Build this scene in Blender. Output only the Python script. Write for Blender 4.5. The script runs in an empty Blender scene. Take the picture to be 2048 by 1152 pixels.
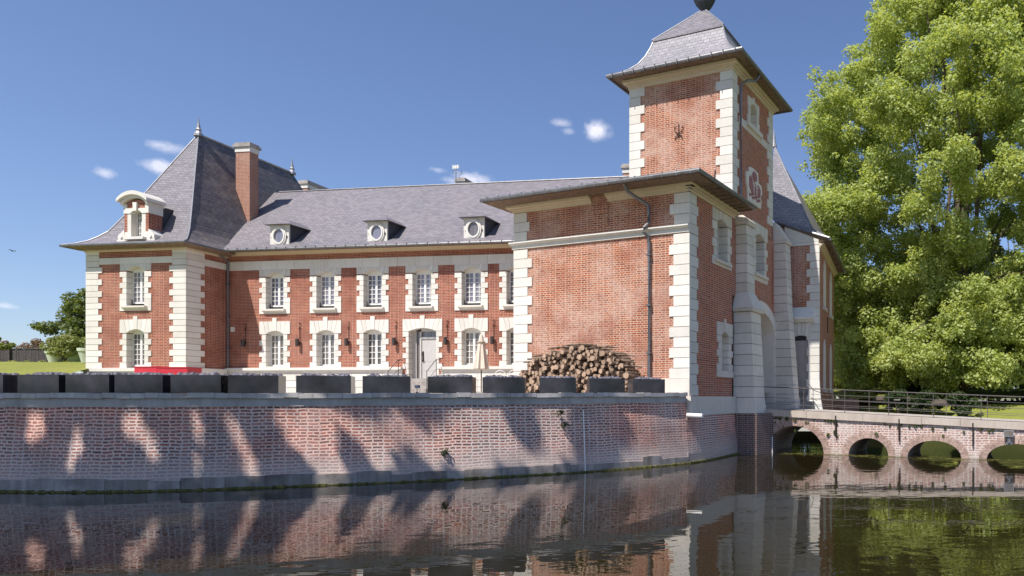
import bpy, bmesh, math, random
import numpy as np
from mathutils import Vector, Matrix
R_ = math.radians
rnd = random.Random(7)
SC = bpy.context.scene
COL = SC.collection

# ------------------------------------------------------------------ camera
cam = bpy.data.cameras.new('camera')
cam.sensor_width = 36.0
cam.lens = 24.08
cam.shift_x = -0.2324
cam.shift_y = 0.1079
cam.clip_start = 0.1
cam.clip_end = 8000
camo = bpy.data.objects.new('camera', cam)
camo.location = (0, 0, 2.1)
camo.rotation_euler = (R_(90), 0, 0)
COL.objects.link(camo)
SC.camera = camo

# ------------------------------------------------------------------ sun and sky
SUN_AZ, SUN_EL = R_(34), R_(57)         # azimuth from -Y towards -X
S = Vector((-math.sin(SUN_AZ) * math.cos(SUN_EL), -math.cos(SUN_AZ) * math.cos(SUN_EL), math.sin(SUN_EL)))
sun = bpy.data.lights.new('sun', 'SUN')
sun.energy = 4.6
sun.angle = R_(0.53)
sun.color = (1.0, 0.955, 0.895)
suno = bpy.data.objects.new('sun', sun)
suno.rotation_euler = S.to_track_quat('Z', 'Y').to_euler()
suno.location = (-30, -40, 60)
COL.objects.link(suno)

world = bpy.data.worlds.new('World')
SC.world = world
world.use_nodes = True
SC.view_settings.view_transform = 'Standard'
SC.view_settings.look = 'None'
SC.view_settings.exposure = 0.50
SC.view_settings.gamma = 1.0


class NT:
    """small helper round a node tree"""
    def __init__(self, tree):
        self.t = tree
        self.n = tree.nodes
        self.l = tree.links

    def new(self, kind, **kw):
        nd = self.n.new(kind)
        for k, v in kw.items():
            if k.startswith('i_'):
                key = k[2:]
                key = int(key) if key.isdigit() else key.replace('_', ' ')
                self.put(nd.inputs[key], v)
            else:
                setattr(nd, k, v)
        return nd

    def put(self, sock, v):
        if isinstance(v, bpy.types.NodeSocket):
            self.l.new(v, sock)
        elif isinstance(v, bpy.types.Node):
            self.l.new(v.outputs[0], sock)
        else:
            if sock.type == 'RGBA' and hasattr(v, '__len__') and len(v) == 3:
                v = (*v, 1)
            sock.default_value = v

    def math(self, op, a, b=None, c=None, clamp=False):
        nd = self.n.new('ShaderNodeMath')
        nd.operation = op
        nd.use_clamp = clamp
        self.put(nd.inputs[0], a)
        if b is not None:
            self.put(nd.inputs[1], b)
        if c is not None:
            self.put(nd.inputs[2], c)
        return nd.outputs[0]

    def mix(self, fac, a, b, blend='MIX'):
        nd = self.n.new('ShaderNodeMix')
        nd.data_type = 'RGBA'
        nd.blend_type = blend
        self.put(nd.inputs[0], fac)
        self.put(nd.inputs[6], a)
        self.put(nd.inputs[7], b)
        return nd.outputs[2]

    def ramp(self, fac, p0, p1, c0=(0, 0, 0), c1=(1, 1, 1)):
        nd = self.n.new('ShaderNodeValToRGB')
        e = nd.color_ramp.elements
        e[0].position, e[1].position = p0, p1
        e[0].color, e[1].color = (*c0, 1), (*c1, 1)
        self.put(nd.inputs[0], fac)
        return nd.outputs[0]

    def noise(self, vec, scale, detail=4, rough=0.55, dist=0.0):
        nd = self.new('ShaderNodeTexNoise', i_Scale=scale, i_Detail=detail, i_Roughness=rough, i_Distortion=dist)
        self.put(nd.inputs['Vector'], vec)
        return nd.outputs['Fac']

    def mapping(self, vec, scale=(1, 1, 1), loc=(0, 0, 0)):
        nd = self.new('ShaderNodeMapping')
        self.put(nd.inputs['Vector'], vec)
        nd.inputs['Scale'].default_value = scale
        nd.inputs['Location'].default_value = loc
        return nd.outputs[0]


def build_world():
    w = NT(world.node_tree)
    w.n.clear()
    out = w.new('ShaderNodeOutputWorld')
    bg = w.new('ShaderNodeBackground')
    bg.inputs['Strength'].default_value = 0.15
    sky = w.new('ShaderNodeTexSky', sky_type='NISHITA', sun_disc=False, sun_elevation=SUN_EL,
                sun_rotation=R_(180) + SUN_AZ, altitude=50, air_density=1.0, dust_density=0.25, ozone_density=2.5)
    gam = w.new('ShaderNodeGamma', i_Gamma=.92)
    w.put(gam.inputs['Color'], sky.outputs[0])
    tint = w.mix(1.0, gam.outputs[0], (.62, .645, .77), 'MULTIPLY')
    gen = w.new('ShaderNodeTexCoord').outputs['Generated']
    # small fair-weather clouds, each at its own bearing and height
    clouds = [(318, 290, 70, 22, .8), (312, 331, 52, 24, .9), (208, 345, 38, 21, .85), (12, 612, 46, 17, .8),
              (1190, 260, 44, 32, 1.1), (1120, 246, 34, 14, .6), (1133, 263, 26, 12, .5), (875, 339, 32, 13, .7),
              (950, 360, 70, 24, .9), (905, 362, 40, 14, .6)]
    nz = w.noise(gen, 26.0, 6, .62)
    nz2 = w.noise(gen, 70.0, 5, .6)
    total = None
    for (px, py, rx, ry, amt) in clouds:
        d = Vector(((px - 1500) / 1370, 1, (797 - py) / 1370)).normalized()
        sub = w.new('ShaderNodeVectorMath', operation='SUBTRACT')
        w.put(sub.inputs[0], gen)
        sub.inputs[1].default_value = d
        mul = w.new('ShaderNodeVectorMath', operation='MULTIPLY')
        w.put(mul.inputs[0], sub.outputs[0])
        k = 1370 / d.y
        mul.inputs[1].default_value = (k / rx * 1.5, k / rx * 1.5, k / ry * 1.45)
        ln = w.new('ShaderNodeVectorMath', operation='LENGTH')
        w.put(ln.inputs[0], mul.outputs[0])
        m = w.math('SUBTRACT', 1.0, ln.outputs['Value'])
        m = w.math('ADD', m, w.math('MULTIPLY', w.math('SUBTRACT', nz, .5), 2.6))
        m = w.math('ADD', m, w.math('MULTIPLY', w.math('SUBTRACT', nz2, .5), 1.0))
        inside = w.math('SUBTRACT', 1.5, ln.outputs['Value'], clamp=True)
        m = w.math('MULTIPLY', w.math('MULTIPLY', m, inside, clamp=True), amt * .72, clamp=True)
        total = m if total is None else w.math('MAXIMUM', total, m)
    final = w.mix(total, tint, (5.4, 5.3, 5.8))
    w.put(bg.inputs['Color'], final)
    w.l.new(bg.outputs[0], out.inputs['Surface'])


build_world()

# ------------------------------------------------------------------ materials
MATS = {}


def mat(name):
    m = bpy.data.materials.new(name)
    m.use_nodes = True
    t = NT(m.node_tree)
    b = t.n['Principled BSDF']
    MATS[name] = m
    return m, t, b


def plain(name, col, rough=.6, metal=0.0, var=.12, scale=3.0, bump=0.0, bscale=20.0, spec=None):
    m, t, b = mat(name)
    tc = t.new('ShaderNodeTexCoord').outputs['Object']
    nz = t.noise(tc, scale, 5, .6)
    lo = tuple(c * (1 - var) for c in col)
    hi = tuple(min(1, c * (1 + var)) for c in col)
    t.put(b.inputs['Base Color'], t.ramp(nz, .3, .7, lo, hi))
    b.inputs['Roughness'].default_value = rough
    b.inputs['Metallic'].default_value = metal
    if spec is not None:
        b.inputs['Specular IOR Level'].default_value = spec
    if bump:
        bp = t.new('ShaderNodeBump', i_Strength=bump, i_Distance=.02)
        t.put(bp.inputs['Height'], t.noise(tc, bscale, 4, .6))
        t.l.new(bp.outputs[0], b.inputs['Normal'])
    return m


def brick(name, c1, c2, mortar, white, w_amt, w_scale, bw=.225, rh=.075, ms=.013, dark=None, wob=.02, wlo=.45, whi=.75,
          zdark=None, hue2=None):
    m, t, b = mat(name)
    tcn = t.new('ShaderNodeTexCoord')
    uv, ob = tcn.outputs['UV'], tcn.outputs['Object']
    # slightly irregular courses
    nv = t.new('ShaderNodeTexNoise', i_Scale=2.2, i_Detail=3)
    t.put(nv.inputs['Vector'], uv)
    sb = t.new('ShaderNodeVectorMath', operation='SUBTRACT')
    t.put(sb.inputs[0], nv.outputs['Color'])
    sb.inputs[1].default_value = (.5, .5, .5)
    sc = t.new('ShaderNodeVectorMath', operation='SCALE')
    t.put(sc.inputs[0], sb.outputs[0])
    sc.inputs['Scale'].default_value = wob
    ad = t.new('ShaderNodeVectorMath', operation='ADD')
    t.put(ad.inputs[0], uv)
    t.put(ad.inputs[1], sc.outputs[0])
    br = t.new('ShaderNodeTexBrick', i_Scale=1.0, i_Mortar_Size=ms, i_Mortar_Smooth=.25, i_Bias=0.0, i_Brick_Width=bw,
               i_Row_Height=rh, offset=.5, squash=.6, squash_frequency=2)
    t.put(br.inputs['Vector'], ad.outputs[0])
    t.put(br.inputs['Color1'], c1)
    t.put(br.inputs['Color2'], c2)
    t.put(br.inputs['Mortar'], mortar)
    col = br.outputs['Color']
    if hue2:
        n3 = t.noise(ob, .7, 3, .5)
        col = t.mix(t.ramp(n3, .42, .62), col, t.mix(1.0, col, hue2, 'MULTIPLY'))
    # pale bloom and repairs
    n1 = t.noise(ob, w_scale, 6, .65, .4)
    n2 = t.noise(uv, 9.0, 3, .6)
    f = t.math('MULTIPLY', t.ramp(n1, wlo, whi), t.ramp(n2, .3, .65))
    f = t.math('MULTIPLY', f, w_amt)
    col = t.mix(f, col, white)
    if dark:
        n4 = t.noise(ob, w_scale * .8 + .13, 5, .6)
        col = t.mix(t.math('MULTIPLY', t.ramp(n4, .46, .68), .6), col, dark)
    # grain of single bricks
    g = t.noise(uv, 40.0, 3, .6)
    col = t.mix(.35, col, t.ramp(g, .25, .75, (.35, .35, .35), (1, 1, 1)), 'MULTIPLY')
    if zdark:
        geo = t.new('ShaderNodeSeparateXYZ')
        t.put(geo.inputs[0], ob)
        zz = t.math('ADD', geo.outputs['Z'], t.math('MULTIPLY', t.math('SUBTRACT', n1, .5), .5))
        mr = t.new('ShaderNodeMapRange')
        t.put(mr.inputs['Value'], zz)
        mr.inputs['From Min'].default_value, mr.inputs['From Max'].default_value = zdark[0], zdark[1]
        mr.inputs['To Min'].default_value, mr.inputs['To Max'].default_value = 1, 0
        col = t.mix(t.math('MULTIPLY', mr.outputs[0], zdark[3]), col, zdark[2])
    t.put(b.inputs['Base Color'], col)
    b.inputs['Roughness'].default_value = .85
    b.inputs['Specular IOR Level'].default_value = .2
    bp = t.new('ShaderNodeBump', i_Strength=.55, i_Distance=.012)
    t.put(bp.inputs['Height'], t.math('SUBTRACT', t.math('MULTIPLY', g, .5), br.outputs['Fac']))
    t.l.new(bp.outputs[0], b.inputs['Normal'])
    return m


brick('brick_house', (.43, .10, .05), (.23, .05, .032), (.58, .38, .28), (.55, .34, .26), .45, .9, ms=.0125, dark=(.24, .075, .05))
brick('brick_old', (.50, .14, .06), (.24, .055, .032), (.66, .45, .33), (.66, .46, .37), .9, .8, wob=.04, wlo=.40, whi=.58, ms=.015,
      dark=(.30, .085, .045))
brick('brick_shade_lifted', (.55, .14, .06), (.29, .065, .036), (.62, .42, .32), (.60, .40, .33), .55, .8, ms=.013)  # red brick of the shaded faces, warmed and brightened in place of fill light
brick('brick_moat', (.48, .185, .135), (.14, .07, .058), (.77, .64, .57), (.66, .50, .46), .9, .6, dark=(.20, .10, .09), bw=.23, rh=.077, ms=.019, wob=.085,
      zdark=(.25, .85, (.58, .49, .43), .7), wlo=.40, whi=.68, hue2=(1.25, .95, .85))
brick('brick_bridge', (.47, .22, .16), (.27, .13, .105), (.70, .60, .54), (.70, .60, .55), .95, 1.3, bw=.23, rh=.085, ms=.020, wob=.07,
      wlo=.36, whi=.62, zdark=(.02, .3, (.45, .40, .33), .6))
brick('brick_chimney', (.46, .17, .10), (.32, .11, .07), (.52, .38, .30), (.58, .44, .36), .5, 1.5)



brick('brick_pier_shaded', (.20, .095, .08), (.10, .055, .05), (.36, .30, .27), (.32, .25, .22), .6, 1.0, ms=.015)  # darkened brick: the shade on the pier is put into its colour


def stone_mat(name, col, dirt, amt=.35, tone=.90):
    m, t, b = mat(name)
    tc = t.new('ShaderNodeTexCoord').outputs['Object']
    n1 = t.noise(tc, 1.1, 6, .65)
    n2 = t.noise(tc, 14.0, 4, .6)
    # rain streaks
    st = t.noise(t.mapping(tc, (6, 6, .5)), 1.0, 4, .6)
    c = t.mix(t.math('MULTIPLY', t.ramp(n1, .45, .75), amt), col, dirt)
    c = t.mix(t.math('MULTIPLY', t.ramp(st, .5, .8), amt * .8), c, dirt)
    c = t.mix(.18, c, t.ramp(n2, .3, .7, (.6, .6, .6), (1, 1, 1)), 'MULTIPLY')
    isl = t.new('ShaderNodeNewGeometry').outputs['Random Per Island']
    c = t.mix(1.0, c, t.ramp(isl, 0, 1, (tone, tone * .985, tone * .96), (1.0, 1.0, 1.0)), 'MULTIPLY')
    t.put(b.inputs['Base Color'], c)
    b.inputs['Roughness'].default_value = .75
    b.inputs['Specular IOR Level'].default_value = .25
    bp = t.new('ShaderNodeBump', i_Strength=.15, i_Distance=.01)
    t.put(bp.inputs['Height'], n2)
    t.l.new(bp.outputs[0], b.inputs['Normal'])


stone_mat('stone', (.80, .765, .70), (.60, .55, .48), .35, .86)
stone_mat('stone_gate_warmed', (.82, .755, .675), (.58, .51, .45), .45, .84)  # same stone, mostly on shaded faces; tint stands in for warm bounce light
stone_mat('stone_dirty', (.52, .47, .43), (.24, .21, .19), .8, .6)
stone_mat('stone_footing', (.46, .41, .37), (.15, .13, .115), .95, .55)
stone_mat('brick_arch', (.56, .40, .33), (.34, .20, .16), .7, .6)
stone_mat('concrete', (.50, .48, .46), (.26, .25, .24), .75)
stone_mat('coping_grey', (.62, .58, .555), (.25, .235, .23), .75, .8)
stone_mat('cornice', (.74, .62, .46), (.60, .47, .33), .35)
stone_mat('bridge_slab', (.56, .48, .41), (.38, .30, .25), .7)


def slate_mat(name, c1, c2, gap, bw=.24, rh=.115, lichen=0.0):
    m, t, b = mat(name)
    tcn = t.new('ShaderNodeTexCoord')
    uv, ob = tcn.outputs['UV'], tcn.outputs['Object']
    br = t.new('ShaderNodeTexBrick', i_Scale=1.0, i_Mortar_Size=.009, i_Mortar_Smooth=.3, i_Bias=0.0, i_Brick_Width=bw, i_Row_Height=rh,
               offset=.5)
    t.put(br.inputs['Vector'], uv)
    t.put(br.inputs['Color1'], c1)
    t.put(br.inputs['Color2'], c2)
    t.put(br.inputs['Mortar'], gap)
    col = br.outputs['Color']
    n1 = t.noise(ob, .5, 5, .6)
    col = t.mix(t.math('MULTIPLY', t.ramp(n1, .35, .7), .45), col, t.mix(1.0, col, (1.35, 1.25, 1.28), 'MULTIPLY'))
    n2 = t.noise(uv, 5.0, 5, .7)
    col = t.mix(.4, col, t.ramp(n2, .3, .7, (.62, .62, .62), (1.15, 1.13, 1.12)), 'MULTIPLY')
    if lichen:
        n3 = t.noise(ob, 1.6, 6, .7)
        col = t.mix(t.math('MULTIPLY', t.ramp(n3, .5, .72), lichen), col, (.33, .28, .22))
    t.put(b.inputs['Base Color'], col)
    rg = t.ramp(n2, .2, .8, (.42, .42, .42), (.62, .62, .62))
    t.put(b.inputs['Roughness'], rg)
    b.inputs['Specular IOR Level'].default_value = .45
    # each slate tilts a little: saw-tooth height along the slope
    sx = t.new('ShaderNodeSeparateXYZ')
    t.put(sx.inputs[0], uv)
    saw = t.math('FRACT', t.math('DIVIDE', sx.outputs['Y'], rh))
    hgt = t.math('ADD', t.math('MULTIPLY', t.math('SUBTRACT', 1.0, saw), .7), t.math('MULTIPLY', n2, .6))
    hgt = t.math('SUBTRACT', hgt, t.math('MULTIPLY', br.outputs['Fac'], .6))
    bp = t.new('ShaderNodeBump', i_Strength=.55, i_Distance=.012)
    t.put(bp.inputs['Height'], hgt)
    t.l.new(bp.outputs[0], b.inputs['Normal'])


slate_mat('slate', (.245, .226, .24), (.165, .153, .165), (.07, .065, .07))
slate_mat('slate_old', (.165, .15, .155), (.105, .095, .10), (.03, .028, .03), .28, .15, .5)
slate_mat('slate_light', (.30, .285, .30), (.22, .21, .225), (.09, .085, .09), .26, .17)
plain('slate_dark', (.045, .048, .06), .6, 0, .25, 3)
plain('zinc', (.20, .195, .20), .42, .55, .25, 4)
plain('lead', (.30, .30, .32), .45, .3, .2, 4)
plain('white_paint', (.80, .78, .74), .4, 0, .04, 6)
plain('door_grey', (.52, .49, .46), .5, 0, .06, 5)
plain('gate_beige', (.40, .355, .335), .6, 0, .08, 3)
plain('soffit', (.20, .135, .09), .8, 0, .35, 6)
plain('iron', (.035, .028, .025), .6, .5, .3, 10)
plain('lamp_brown', (.06, .048, .045), .5, .2, .15, 10)
plain('planter_steel', (.036, .034, .042), .22, .2, .7, 1.4)
plain('lump_slate', (.13, .12, .15), .7, 0, .35, 8)
plain('rail_steel', (.075, .062, .058), .6, 0, .3, 12)
plain('red_paint', (.52, .022, .035), .42, 0, .08, 2)
plain('canvas', (.66, .57, .47), .9, 0, .08, 8)
plain('canvas_brown', (.50, .40, .32), .9, 0, .08, 8)
plain('pole_brown', (.13, .085, .06), .5, 0, .2, 9)
plain('pot_green', (.56, .61, .46), .45, 0, .06, 3)
plain('pot_green_deep', (.38, .50, .25), .45, 0, .06, 3)
plain('soil', (.11, .07, .05), .95, 0, .4, 4, .6, 8)
plain('path_brown', (.34, .19, .13), .95, 0, .3, 2.5, .4, 12)
plain('fence_wood', (.075, .062, .06), .85, 0, .35, 7)
plain('bark', (.15, .115, .085), .95, 0, .5, 5, .8, 9)
plain('bark_log', (.20, .135, .095), .95, 0, .5, 9, .8, 16)
plain('pvc_white', (.78, .76, .74), .4, 0, .04, 4)
plain('crest_red', (.36, .15, .17), .7, 0, .25, 9)
plain('bird_dark', (.05, .05, .06), .8, 0, .2, 9)
plain('moss', (.14, .125, .035), .95, 0, .6, 7, .6, 22)
plain('rock', (.075, .058, .045), .9, 0, .5, 3, .6, 8)


def log_end():
    m, t, b = mat('log_end')
    tc = t.new('ShaderNodeTexCoord').outputs['Object']
    oi = t.new('ShaderNodeObjectInfo').outputs['Random']
    wv = t.new('ShaderNodeTexWave', wave_type='RINGS', rings_direction='Y', i_Scale=22.0, i_Distortion=3.0, i_Detail=2.0)
    t.put(wv.inputs['Vector'], tc)
    c = t.mix(wv.outputs['Fac'], (.47, .335, .235), (.33, .225, .155))
    c = t.mix(1.0, c, t.ramp(oi, 0, 1, (.62, .60, .58), (1.25, 1.22, 1.2)), 'MULTIPLY')
    n = t.noise(tc, 9, 5, .6)
    c = t.mix(t.math('MULTIPLY', t.ramp(n, .5, .75), .6), c, (.20, .14, .10))
    t.put(b.inputs['Base Color'], c)
    b.inputs['Roughness'].default_value = .9


log_end()


def glass_mat(name, base, rough=.04, curtain=None):
    m, t, b = mat(name)
    tc = t.new('ShaderNodeTexCoord').outputs['Object']
    if curtain:
        n = t.noise(t.mapping(tc, (9, 9, .25)), 1.0, 3, .5)
        t.put(b.inputs['Base Color'], t.ramp(n, .35, .65, base, curtain))
    else:
        n = t.noise(tc, 1.2, 4, .6)
        t.put(b.inputs['Base Color'], t.ramp(n, .3, .7, tuple(c * .6 for c in base), tuple(c * 1.3 for c in base)))
    b.inputs['Roughness'].default_value = rough
    b.inputs['Specular IOR Level'].default_value = .8
    b.inputs['Coat Weight'].default_value = .5
    b.inputs['Coat Roughness'].default_value = .02


glass_mat('glass_dark', (.10, .085, .08), curtain=(.20, .175, .165))
glass_mat('glass_curtain', (.17, .16, .21), curtain=(.27, .255, .30))


glass_mat('glass_curtain_dim', (.09, .085, .12), curtain=(.18, .17, .21))
glass_mat('glass_curtain_pale', (.21, .20, .24), curtain=(.34, .32, .36))
glass_mat('glass_dark_deep', (.045, .04, .04), curtain=(.12, .10, .095))
glass_mat('glass_dark_warm', (.12, .10, .085), curtain=(.27, .235, .20))


def leaf_mat(name, c1, c2, c3, trans=.35, nscale=.6):
    m, t, b = mat(name)
    t.n.remove(b)
    out = t.n['Material Output']
    tc = t.new('ShaderNodeTexCoord').outputs['Object']
    n1 = t.noise(tc, nscale, 3, .6)
    at = t.new('ShaderNodeAttribute', attribute_name='leafrand')
    c = t.mix(t.ramp(n1, .35, .65), c1, c2)
    c = t.mix(t.math('MULTIPLY', at.outputs['Fac'], .7), c, c3)
    df = t.new('ShaderNodeBsdfPrincipled')
    t.put(df.inputs['Base Color'], c)
    df.inputs['Roughness'].default_value = .55
    df.inputs['Specular IOR Level'].default_value = .35
    tr = t.new('ShaderNodeBsdfTranslucent')
    t.put(tr.inputs['Color'], t.mix(1.0, c, (1.25, 1.2, .55), 'MULTIPLY'))
    mx = t.new('ShaderNodeMixShader')
    mx.inputs[0].default_value = trans
    t.l.new(df.outputs[0], mx.inputs[1])
    t.l.new(tr.outputs[0], mx.inputs[2])
    t.l.new(mx.outputs[0], out.inputs['Surface'])


leaf_mat('leaf_plane', (.32, .405, .11), (.43, .495, .165), (.57, .595, .27), .46)
leaf_mat('leaf_dark', (.09, .13, .036), (.14, .18, .05), (.21, .24, .07), .38)
leaf_mat('leaf_hedge', (.03, .055, .02), (.045, .075, .025), (.07, .10, .03), .25)
leaf_mat('leaf_bush', (.16, .22, .06), (.25, .28, .08), (.34, .34, .12), .35)
leaf_mat('leaf_flower', (.16, .16, .07), (.24, .15, .10), (.32, .17, .14), .3, 1.4)
leaf_mat('leaf_copper', (.22, .09, .045), (.26, .15, .06), (.30, .20, .08), .3)
leaf_mat('leaf_duckweed', (.19, .20, .05), (.24, .23, .07), (.28, .26, .09), .2)


def grass_mat(name, c1, c2, c3):
    m, t, b = mat(name)
    tc = t.new('ShaderNodeTexCoord').outputs['Object']
    n1 = t.noise(tc, .35, 5, .6)
    n2 = t.noise(tc, 18, 4, .7)
    c = t.mix(t.ramp(n1, .35, .65), c1, c2)
    c = t.mix(t.math('MULTIPLY', t.ramp(n2, .4, .7), .7), c, c3)
    t.put(b.inputs['Base Color'], c)
    b.inputs['Roughness'].default_value = .9
    b.inputs['Specular IOR Level'].default_value = .15
    bp = t.new('ShaderNodeBump', i_Strength=.8, i_Distance=.04)
    t.put(bp.inputs['Height'], t.noise(tc, 30, 4, .7))
    t.l.new(bp.outputs[0], b.inputs['Normal'])


grass_mat('grass', (.17, .20, .035), (.24, .25, .055), (.30, .29, .08))
grass_mat('bank_green', (.055, .075, .02), (.085, .10, .028), (.12, .125, .04))
grass_mat('grass_far', (.13, .16, .04), (.17, .18, .05), (.21, .20, .07))


def gravel_mat(name, c1, c2, sc=60.0):
    m, t, b = mat(name)
    tc = t.new('ShaderNodeTexCoord').outputs['Object']
    vo = t.new('ShaderNodeTexVoronoi', i_Scale=sc)
    t.put(vo.inputs['Vector'], tc)
    n = t.noise(tc, 1.2, 5, .6)
    c = t.mix(vo.outputs['Distance'], c2, c1)
    c = t.mix(.4, c, t.ramp(n, .3, .7, (.6, .58, .55), (1.1, 1.1, 1.1)), 'MULTIPLY')
    t.put(b.inputs['Base Color'], c)
    b.inputs['Roughness'].default_value = .9
    bp = t.new('ShaderNodeBump', i_Strength=.6, i_Distance=.02)
    t.put(bp.inputs['Height'], vo.outputs['Distance'])
    t.l.new(bp.outputs[0], b.inputs['Normal'])


gravel_mat('gravel', (.52, .47, .42), (.40, .36, .32), 40)
gravel_mat('gravel_deck', (.60, .53, .48), (.22, .19, .17), 17)


def water_mat():
    m, t, b = mat('water')
    tc = t.new('ShaderNodeTexCoord').outputs['Object']
    n1 = t.noise(t.mapping(tc, (.75, 1.25, 1)), 1.7, 2, .5, .4)
    n2 = t.noise(t.mapping(tc, (.8, 1.5, 1)), 4.2, 1, .5)
    nb = t.noise(t.mapping(tc, (.10, .30, 1), (3.1, 1.7, 0)), 1.0, 3, .5)
    amp = t.ramp(nb, .42, .66, (.35, .35, .35), (1.5, 1.5, 1.5))
    h = t.math('MULTIPLY', t.math('ADD', n1, t.math('MULTIPLY', n2, .22)), amp)
    bp = t.new('ShaderNodeBump', i_Strength=.095, i_Distance=.05)
    t.put(bp.inputs['Height'], h)
    t.l.new(bp.outputs[0], b.inputs['Normal'])
    b.inputs['Base Color'].default_value = (.017, .0138, .0052, 1)
    b.inputs['Roughness'].default_value = .008
    b.inputs['IOR'].default_value = 1.5
    b.inputs['Specular IOR Level'].default_value = .75


water_mat()

# ------------------------------------------------------------------ mesh helpers


class Frame:
    """a wall's own axes: s along it (rightwards seen from outside), z up, e outwards"""
    def __init__(self, o, d):
        self.o = Vector((o[0], o[1]))
        self.d = Vector((d[0], d[1])).normalized()
        self.n = Vector((self.d.y, -self.d.x))

    def p(self, s, z, e=0.0):
        q = self.o + self.d * s + self.n * e
        return Vector((q.x, q.y, z))

    def xy(self, s, e=0.0):
        q = self.o + self.d * s + self.n * e
        return (q.x, q.y)


class MB:
    def __init__(self):
        self.v, self.f, self.mi, self.uv = [], [], [], {}
        self.m = 0

    def face(self, pts, uv=None):
        i = len(self.v)
        self.v += [tuple(p) for p in pts]
        if uv is not None:
            self.uv[len(self.f)] = uv
        self.f.append(tuple(range(i, i + len(pts))))
        self.mi.append(self.m)
        return self

    def hexa(self, a, b):
        """a: 4 bottom points, b: 4 top points, both counter-clockwise from outside/top"""
        self.face(a[::-1])
        self.face(b)
        for i in range(4):
            j = (i + 1) % 4
            self.face((a[i], a[j], b[j], b[i]))
        return self

    def box(self, fr, s0, s1, z0, z1, e0, e1):
        a = [fr.p(s0, z0, e1), fr.p(s1, z0, e1), fr.p(s1, z0, e0), fr.p(s0, z0, e0)]
        b = [fr.p(s0, z1, e1), fr.p(s1, z1, e1), fr.p(s1, z1, e0), fr.p(s0, z1, e0)]
        return self.hexa(a, b)

    def prism(self, fr, pts, e0, e1):
        """polygon in (s,z), counter-clockwise seen from outside, extruded along e"""
        A = sum(pts[i][0] * pts[(i + 1) % len(pts)][1] - pts[(i + 1) % len(pts)][0] * pts[i][1] for i in range(len(pts)))
        if A < 0:
            pts = pts[::-1]
        fr_ = [fr.p(s, z, e1) for s, z in pts]
        bk = [fr.p(s, z, e0) for s, z in pts]
        self.face(fr_)
        self.face(bk[::-1])
        n = len(pts)
        for i in range(n):
            j = (i + 1) % n
            self.face((fr_[j], fr_[i], bk[i], bk[j]))
        return self

    def rings(self, rings, cap0=True, cap1=True):
        """loft through closed rings of equal length (counter-clockwise seen from above)"""
        n = len(rings[0])
        for a, b in zip(rings[:-1], rings[1:]):
            for i in range(n):
                j = (i + 1) % n
                self.face((a[i], a[j], b[j], b[i]))
        if cap0:
            self.face(rings[0][::-1])
        if cap1:
            self.face(rings[-1])
        return self

    def lathe(self, c, prof, n=16, ax=None):
        rs = []
        for r, z in prof:
            rs.append([(c[0] + r * math.cos(2 * math.pi * i / n), c[1] + r * math.sin(2 * math.pi * i / n), c[2] + z) for i in range(n)])
        return self.rings(rs)

    def tube(self, path, rad, n=8):
        path = [Vector(p) for p in path]
        if not hasattr(rad, '__len__'):
            rad = [rad] * len(path)
        rs = []
        up = None
        for i, p in enumerate(path):
            d = (path[min(i + 1, len(path) - 1)] - path[max(i - 1, 0)])
            if d.length < 1e-9:
                d = Vector((0, 0, 1))
            d.normalize()
            if up is None:
                up = Vector((0, 0, 1)) if abs(d.z) < .9 else Vector((1, 0, 0))
            x = d.cross(up)
            if x.length < 1e-4:
                up = Vector((1, 0, 0)) if abs(d.x) < .9 else Vector((0, 1, 0))
                x = d.cross(up)
            x.normalize()
            y = d.cross(x)
            y.normalize()
            up = -y if False else up
            rs.append([tuple(p + (x * math.cos(2 * math.pi * k / n) - y * math.sin(2 * math.pi * k / n)) * rad[i]) for k in range(n)])
        # orientation: keep outward
        rs = [r[::-1] for r in rs]
        return self.rings(rs)

    def add(self, other, m=None):
        i = len(self.v)
        k = len(self.f)
        self.v += other.v
        self.f += [tuple(a + i for a in f) for f in other.f]
        self.mi += [self.m if m is None else m] * len(other.f)
        for kk, u in other.uv.items():
            self.uv[kk + k] = u
        return self

    def build(self, name, mats, parent=None, smooth=False):
        if isinstance(mats, str):
            mats = [mats]
        me = bpy.data.meshes.new(name)
        me.from_pydata(self.v, [], self.f)
        uvl = me.uv_layers.new(name='UVMap')
        dat = np.zeros((len(me.loops), 2), dtype=np.float32)
        V = self.v
        li = 0
        for fi, f in enumerate(self.f):
            n = len(f)
            if fi in self.uv:
                for k in range(n):
                    dat[li + k] = self.uv[fi][k]
            else:
                nx, ny, nz = me.polygons[fi].normal
                h = math.hypot(nx, ny)
                if h < .02:
                    for k in range(n):
                        dat[li + k] = (V[f[k]][0], V[f[k]][1])
                else:
                    tx, ty = -ny / h, nx / h
                    # slope direction
                    sx, sy, sz = -nx * nz / h, -ny * nz / h, h
                    for k in range(n):
                        p = V[f[k]]
                        dat[li + k] = (p[0] * tx + p[1] * ty, p[0] * sx + p[1] * sy + p[2] * sz)
            li += n
        uvl.data.foreach_set('uv', dat.ravel())
        for m in mats:
            me.materials.append(MATS[m])
        me.polygons.foreach_set('material_index', self.mi)
        if mats[0].startswith(('stone', 'brick_arch', 'coping', 'bridge_slab')):
            bm = bmesh.new()
            bm.from_mesh(me)
            bmesh.ops.remove_doubles(bm, verts=bm.verts, dist=.0004)
            bm.to_mesh(me)
            bm.free()
        if smooth:
            me.polygons.foreach_set('use_smooth', [True] * len(self.f))
        me.update()
        o = bpy.data.objects.new(name, me)
        COL.objects.link(o)
        if parent is not None:
            o.parent = parent
            o.matrix_parent_inverse = Matrix.Translation(parent.location).inverted() if parent.type == 'EMPTY' else Matrix()
        return o


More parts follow.
